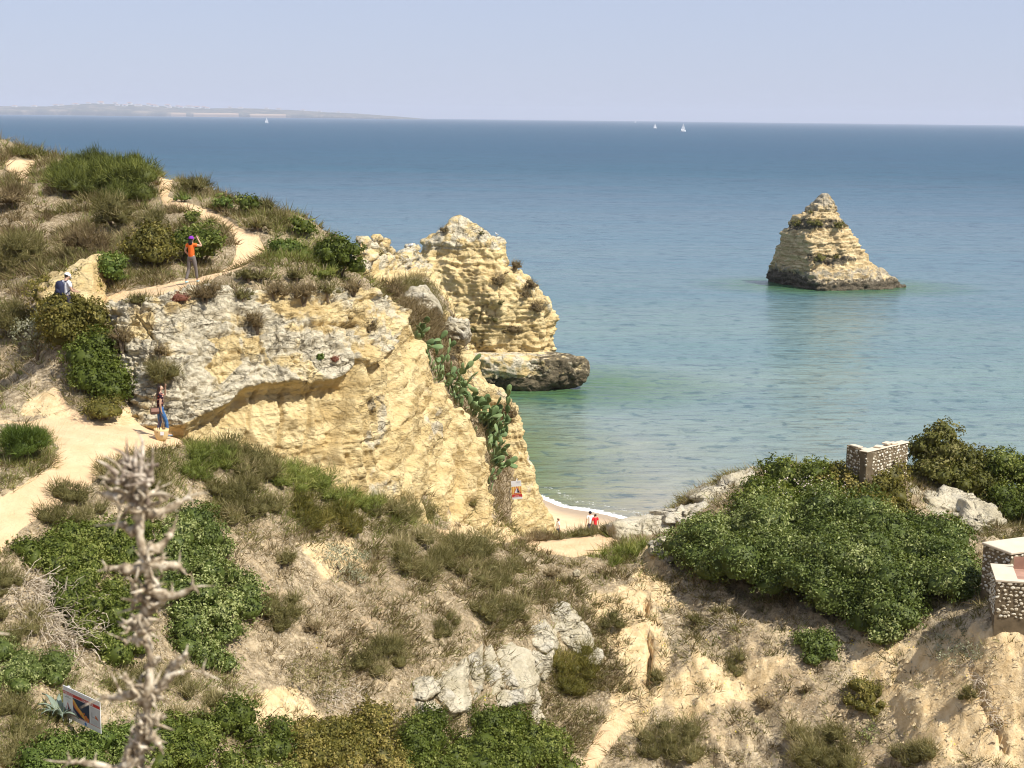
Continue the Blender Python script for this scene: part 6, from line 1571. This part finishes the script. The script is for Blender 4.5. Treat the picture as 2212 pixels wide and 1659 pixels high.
# ------------------------------------------------------------------ sailing boats
hull_m = flat('white_hull', (.8, .8, .8), .4); sail_m = flat('white_sail', (.86, .86, .86), .8, var=.02)
def boat(vx_, d, h, label, jib=True):
    p = W(vx_, 270, d); e = empty('sailing_boat', (p[0], d, 0), label, 'sailing boat', rz=.15)
    bm = bmesh.new(); L_ = h * .62; secs = []
    for t in np.linspace(-1, 1, 9):
        w_ = L_ * .16 * (1 - max(0, t) ** 2.2) * (1 - .25 * max(0, -t)) + .02; zt = h * .06 + h * .02 * max(0, t)
        secs.append([bm.verts.new((t * L_ / 2, -w_, zt)), bm.verts.new((t * L_ / 2, -w_ * .7, -h * .01)), bm.verts.new((t * L_ / 2, w_ * .7, -h * .01)), bm.verts.new((t * L_ / 2, w_, zt))])
    for a, b in zip(secs[:-1], secs[1:]):
        for q in range(3): bm.faces.new((a[q], a[q + 1], b[q + 1], b[q]))
        bm.faces.new((a[3], a[0], b[0], b[3]))
    bm_obj('hull', bm, hull_m, parent=e)
    bm = bmesh.new(); add_box(bm, (-L_ * .1, 0, h * .085), (L_ * .3, L_ * .16, h * .04)); bm_obj('cabin', bm, hull_m, parent=e)
    bm = bmesh.new(); add_tube(bm, [(L_ * .05, 0, h * .05), (L_ * .05, 0, h)], h * .008, 6); bm_obj('mast', bm, metal, parent=e)
    bm = bmesh.new(); add_tube(bm, [(L_ * .05, 0, h * .13), (-L_ * .42, L_ * .05, h * .13)], h * .007, 6); bm_obj('boom', bm, metal, parent=e)
    def sail(nm, A, B, Cc):
        bm = bmesh.new(); g = []
        for i_ in range(6):
            f = i_ / 5; a = np.array(A) + (np.array(Cc) - np.array(A)) * f; b = np.array(B) + (np.array(Cc) - np.array(B)) * f; row = []
            for j_ in range(5): q = j_ / 4; row.append(bm.verts.new(tuple(a + (b - a) * q + np.array([0, math.sin(q * math.pi) * L_ * .06 * (1 - f), 0]))))
            g.append(row)
        for i_ in range(5):
            for j_ in range(4): bm.faces.new((g[i_][j_], g[i_][j_ + 1], g[i_ + 1][j_ + 1], g[i_ + 1][j_]))
        bmesh.ops.solidify(bm, geom=bm.faces[:], thickness=.03); bm_obj(nm, bm, sail_m, parent=e, smooth=True)
    sail('mainsail', (L_ * .04, 0, h * .15), (-L_ * .42, L_ * .05, h * .15), (L_ * .04, 0, h * .97))
    if jib: sail('jib', (L_ * .48, 0, h * .10), (L_ * .08, L_ * .04, h * .14), (L_ * .06, 0, h * .85))
boat(576, 5600, 21, 'white sailing boat off the left headland')
boat(1415, 5000, 17, 'smaller of the two sailing boats right of the middle', True)
boat(1476, 3700, 20, 'larger sailing boat right of the middle with a low white hull')
boat(1372, 13500, 22, 'tiny distant sailing boat near the horizon')

# ------------------------------------------------------------------ gulls
gw = flat('gull_white', (.82, .82, .82), .8); gg_ = flat('gull_grey', (.35, .37, .40), .8); gy_ = flat('gull_beak', (.7, .45, .05), .6)
def gull(p, rz, label):
    e = empty('gull', p, label, 'gull', rz=rz)
    skin_mesh('body', [(0, -.24, .17), (0, -.12, .19), (0, .02, .20), (0, .10, .25), (0, .13, .33), (0, .16, .38)], [(0, 1), (1, 2), (2, 3), (3, 4), (4, 5)], [.02, .06, .085, .06, .04, .042], gw, e)
    for s_ in (-1, 1): skin_mesh('wing', [(s_ * .075, .06, .24), (s_ * .085, -.08, .23), (s_ * .04, -.28, .18)], [(0, 1), (1, 2)], [(.02, .05), (.02, .05), (.01, .015)], gg_, e)
    bm = bmesh.new(); add_tube(bm, [(0, .19, .38), (0, .25, .37)], [.014, .004], 5); bm_obj('beak', bm, gy_, parent=e)
    for s_ in (-1, 1):
        bm = bmesh.new(); add_tube(bm, [(s_ * .03, 0, .14), (s_ * .03, 0, -.03)], .008, 4); bm_obj('leg', bm, gy_, parent=e)
def topof(PV, Pts, vx_, tol=3): 
    k = np.where(np.abs(PV[:, 0] - vx_) < tol)[0]; return Pts[k[np.argmin(PV[k, 1])]]
gull(topof(SV, SPts, 1073), .8, 'gull standing on the right top edge of the big rock')
gull(topof(RV, RPts, 889), -1.0, 'gull perched on the low saddle left of the big rock')

# ------------------------------------------------------------------ the dry thistle close to the camera
th = N('dry_thistle', .8, .15); tn = th.noise(160, detail=5); th.col(th.ramp(tn, [(.33, (.11, .08, .05)), (.45, (.32, .25, .165)), (.57, (.56, .48, .35)), (.70, (.76, .68, .54))])); th.bump(th.noise(400, detail=3), .4, .001)
thd = N('thistle_bracts', .8, .15); tn = thd.noise(140, detail=4); thd.col(thd.ramp(tn, [(.35, (.10, .07, .05)), (.5, (.34, .27, .20)), (.68, (.70, .62, .50))]))
TD = 1.15
def TW(x, y, dz=0.0): return W(x, y, TD + dz)
tb = TW(318, 1900); troot = np.array([TW(322, 1900)[0] + .02, TD, float(G([.0], [TD])[0])])
e = empty('thistle', troot, 'tall dry spiny thistle in the foreground at the lower left, out of focus', 'thistle'); tbase = np.array(e.location)
U = TD / FOC
bm = bmesh.new(); sp = [(300,1015),(305,1080),(303,1120),(302,1160),(316,1215),(325,1270),(318,1320),(312,1350),(322,1400),(325,1450),(319,1500),(318,1560),(300,1620),(306,1680),(315,1780),(322,1900)]
sr = [13,14,12,9,10,10,11,10,8.5,8,9.5,12,12,10,10,12]
sp3 = cr(np.array([TW(x, y, .003 * math.sin(y * .02)) for x, y in sp]), 70); sr3 = np.interp(np.linspace(0, 15, 70), range(16), sr) * U
pts_ = [p - tbase for p in sp3] + [(troot + np.array([0, 0, .3])) - tbase, troot - tbase - np.array([0, 0, .05])]
add_tube(bm, pts_, list(sr3 * (1 + .18 * rng.normal(size=70))) + [.004, .005], 9)
bm_obj('stem', bm, th.m, parent=e, smooth=True)
def spiny(bm, pts, r0, r1, seg=6):
    P_ = cr(np.array(pts), 9); add_tube(bm, [p - tbase for p in P_], list(np.linspace(r0, r1, 9) * .85), seg)
def bractfan(bm, c, n, ln, rad, dirbias, rs, w=3.0):
    for _ in range(n):
        d = rs.normal(size=3) * np.array([1, .8, 1]) + dirbias; d /= np.linalg.norm(d)
        p0 = c + rs.normal(size=3) * rad * U * .5; l = ln * U * rs.uniform(.5, 1.2)
        p1 = p0 + d * l * .55 + rs.normal(size=3) * l * .08; p2 = p1 + (d + rs.normal(size=3) * .35) * l * .5
        spiny(bm, [p0, p1, p2], w * U * rs.uniform(.7, 1.2), .3 * U, 5)
rs = np.random.default_rng(21)
# each winged, spine-tipped leaf: base, elbow, tip and side spines, in picture readings
LV = [ [(318,1110),(350,1105),(385,1088),(410,1071)], [(318,1060),(285,1048),(250,1040),(227,1033)], [(305,1075),(270,1075),(240,1070),(222,1066)], [(306,1150),(280,1145),(262,1132),(243,1133)],
       [(318,1180),(340,1185),(365,1160),(372,1145)], [(318,1225),(290,1232),(260,1226),(232,1227)], [(322,1215),(352,1222),(380,1222),(392,1228)], [(320,1270),(350,1285),(385,1285),(417,1268)],
       [(322,1340),(300,1352),(285,1358),(270,1358)], [(320,1380),(300,1385),(285,1380),(275,1383)], [(320,1310),(345,1300),(360,1290),(375,1283)], [(322,1502),(345,1488),(365,1462),(392,1452)],
       [(360,1468),(375,1440),(392,1425),(402,1410)], [(312,1512),(280,1500),(250,1508),(222,1506)], [(312,1520),(295,1500),(282,1478),(268,1455)], [(306,1571),(325,1585),(338,1600),(345,1612)], [(300,1635),(255,1662),(200,1650),(150,1646)],
       [(318,1300),(300,1290),(290,1275),(284,1262)], [(318,1560),(335,1550),(345,1545),(352,1548)], [(300,1600),(280,1620),(270,1640),(266,1650)], [(318,1445),(330,1430),(340,1428),(346,1420)] ]
TIP = {0:[[(410,1071),(430,1066),(452,1065)],[(408,1070),(411,1058),(409,1046)]],1:[[(250,1040),(240,1028),(232,1012)],[(228,1033),(218,1030),(212,1031)]],2:[[(224,1067),(214,1064),(204,1063)]],3:[[(243,1133),(225,1134),(203,1136)],[(262,1133),(250,1122),(243,1117)],[(275,1140),(270,1122),(268,1112)]],
       4:[[(372,1145),(380,1125),(384,1112)]],5:[[(232,1227),(224,1216),(219,1208)],[(234,1227),(220,1232),(208,1234)]],6:[[(390,1228),(398,1236),(404,1243)],[(385,1222),(388,1205),(389,1190)],[(352,1222),(352,1200),(350,1185)]],7:[[(417,1268),(440,1266),(465,1266)],[(417,1268),(416,1254),(414,1238)],[(420,1268),(426,1276),(430,1284)]],
       8:[[(272,1358),(264,1352),(257,1345)],[(285,1356),(284,1340),(280,1325)]],9:[[(277,1383),(272,1390),(268,1398)]],10:[[(372,1285),(372,1268),(370,1255)]],11:[[(392,1452),(415,1449),(438,1452)],[(438,1452),(455,1460),(476,1469)],[(438,1452),(440,1438),(446,1422)],[(440,1453),(446,1460),(447,1466)]],
       12:[[(400,1412),(404,1400),(405,1392)],[(384,1430),(382,1418),(383,1405)]],13:[[(222,1506),(200,1516),(172,1530)],[(222,1506),(208,1496),(192,1484)],[(225,1508),(226,1512),(222,1518)]],14:[[(280,1478),(262,1462),(250,1446)],[(262,1500),(246,1465),(232,1438)]],15:[[(345,1612),(350,1622),(354,1632)]],16:[[(150,1646),(120,1645),(92,1640)],[(150,1646),(148,1634),(146,1622)],[(205,1650),(206,1636),(208,1626)],[(150,1647),(140,1655),(132,1660)]]}
for i, leaf in enumerate(LV):
    bm = bmesh.new(); dz0 = rs.uniform(-.012, .012)
    dz = np.linspace(0, dz0, 4)
    P4 = np.array([TW(x, y, z) for (x, y), z in zip(leaf, dz)]); P_ = cr(P4, 14)
    rad_ = np.interp(np.linspace(0, 1, 14), [0, .35, .75, 1], [12.5, 11, 6, 3.6]) * U * rs.uniform(.85, 1.1)
    add_tube(bm, [p - tbase for p in P_], list(rad_ * (1 + .2 * rs.normal(size=14))), 7)
    # ragged wing with teeth along the leaf
    for k in range(2, 14, 1):
        for _ in range(2):
            d = rs.normal(size=3); d -= (P_[min(k, 13)] - P_[k - 1]) * 0; d /= np.linalg.norm(d); l = rs.uniform(10, 26) * U * (1.1 - .4 * k / 14)
            spiny(bm, [P_[k], P_[k] + d * l * .5, P_[k] + d * l + rs.normal(size=3) * l * .12], 3.6 * U, .4 * U, 4)
    for tip in TIP.get(i, []):
        spiny(bm, [TW(x, y, dz0) for x, y in tip], 4.2 * U, .7 * U, 6)
    bm_obj('spiny_leaf', bm, th.m, parent=e, smooth=True)
# flower head with upright dark bracts, and smaller buds down the stem
bm = bmesh.new(); hc = TW(298, 1035)
bractfan(bm, hc, 40, 62, 46, np.array([-.05, 0, 1.1]), rs, 8.5)
bm_obj('flower_head', bm, thd.m, parent=e, smooth=True)
bm = bmesh.new(); bractfan(bm, TW(302, 1075), 34, 62, 40, np.array([0, 0, .1]), rs, 7.5); bractfan(bm, TW(306, 1105), 18, 44, 26, np.array([0, 0, .2]), rs, 6.5); bm_obj('bracts', bm, th.m, parent=e, smooth=True)
for (x, y, n_, ln) in [(312,1210,26,42),(322,1265,30,46),(316,1318,26,40),(305,1360,30,44),(320,1500,34,48),(312,1560,30,40),(300,1610,30,44),(308,1660,24,40)]:
    bm = bmesh.new(); bractfan(bm, TW(x, y), int(n_ * .8), ln * .95, 26, np.array([0, 0, .35]), rs, 6.8); bm_obj('bracts', bm, th.m, parent=e, smooth=True)
bm = bmesh.new(); bractfan(bm, TW(302, 1590), 16, 34, 14, np.array([0, 0, .8]), rs, 5); bm_obj('bud', bm, thd.m, parent=e, smooth=True)
# tip of a second dry stalk just reaching into the frame on the left
g_ = np.array([TW(-90, 1500)[0], TD, float(G([-.4], [TD])[0])]); e2 = empty('thistle', g_, 'pale tip of another dry thistle at the left edge of the photo', 'thistle'); tb0 = tbase; tbase = g_
bm = bmesh.new(); spiny(bm, [g_, TW(-95, 1700), TW(-80, 1400)], 12 * U, 6 * U); spiny(bm, [TW(-82, 1420), TW(-40, 1372), TW(20, 1370)], 9 * U, 2 * U); bm_obj('stem', bm, th.m, parent=e2, smooth=True)
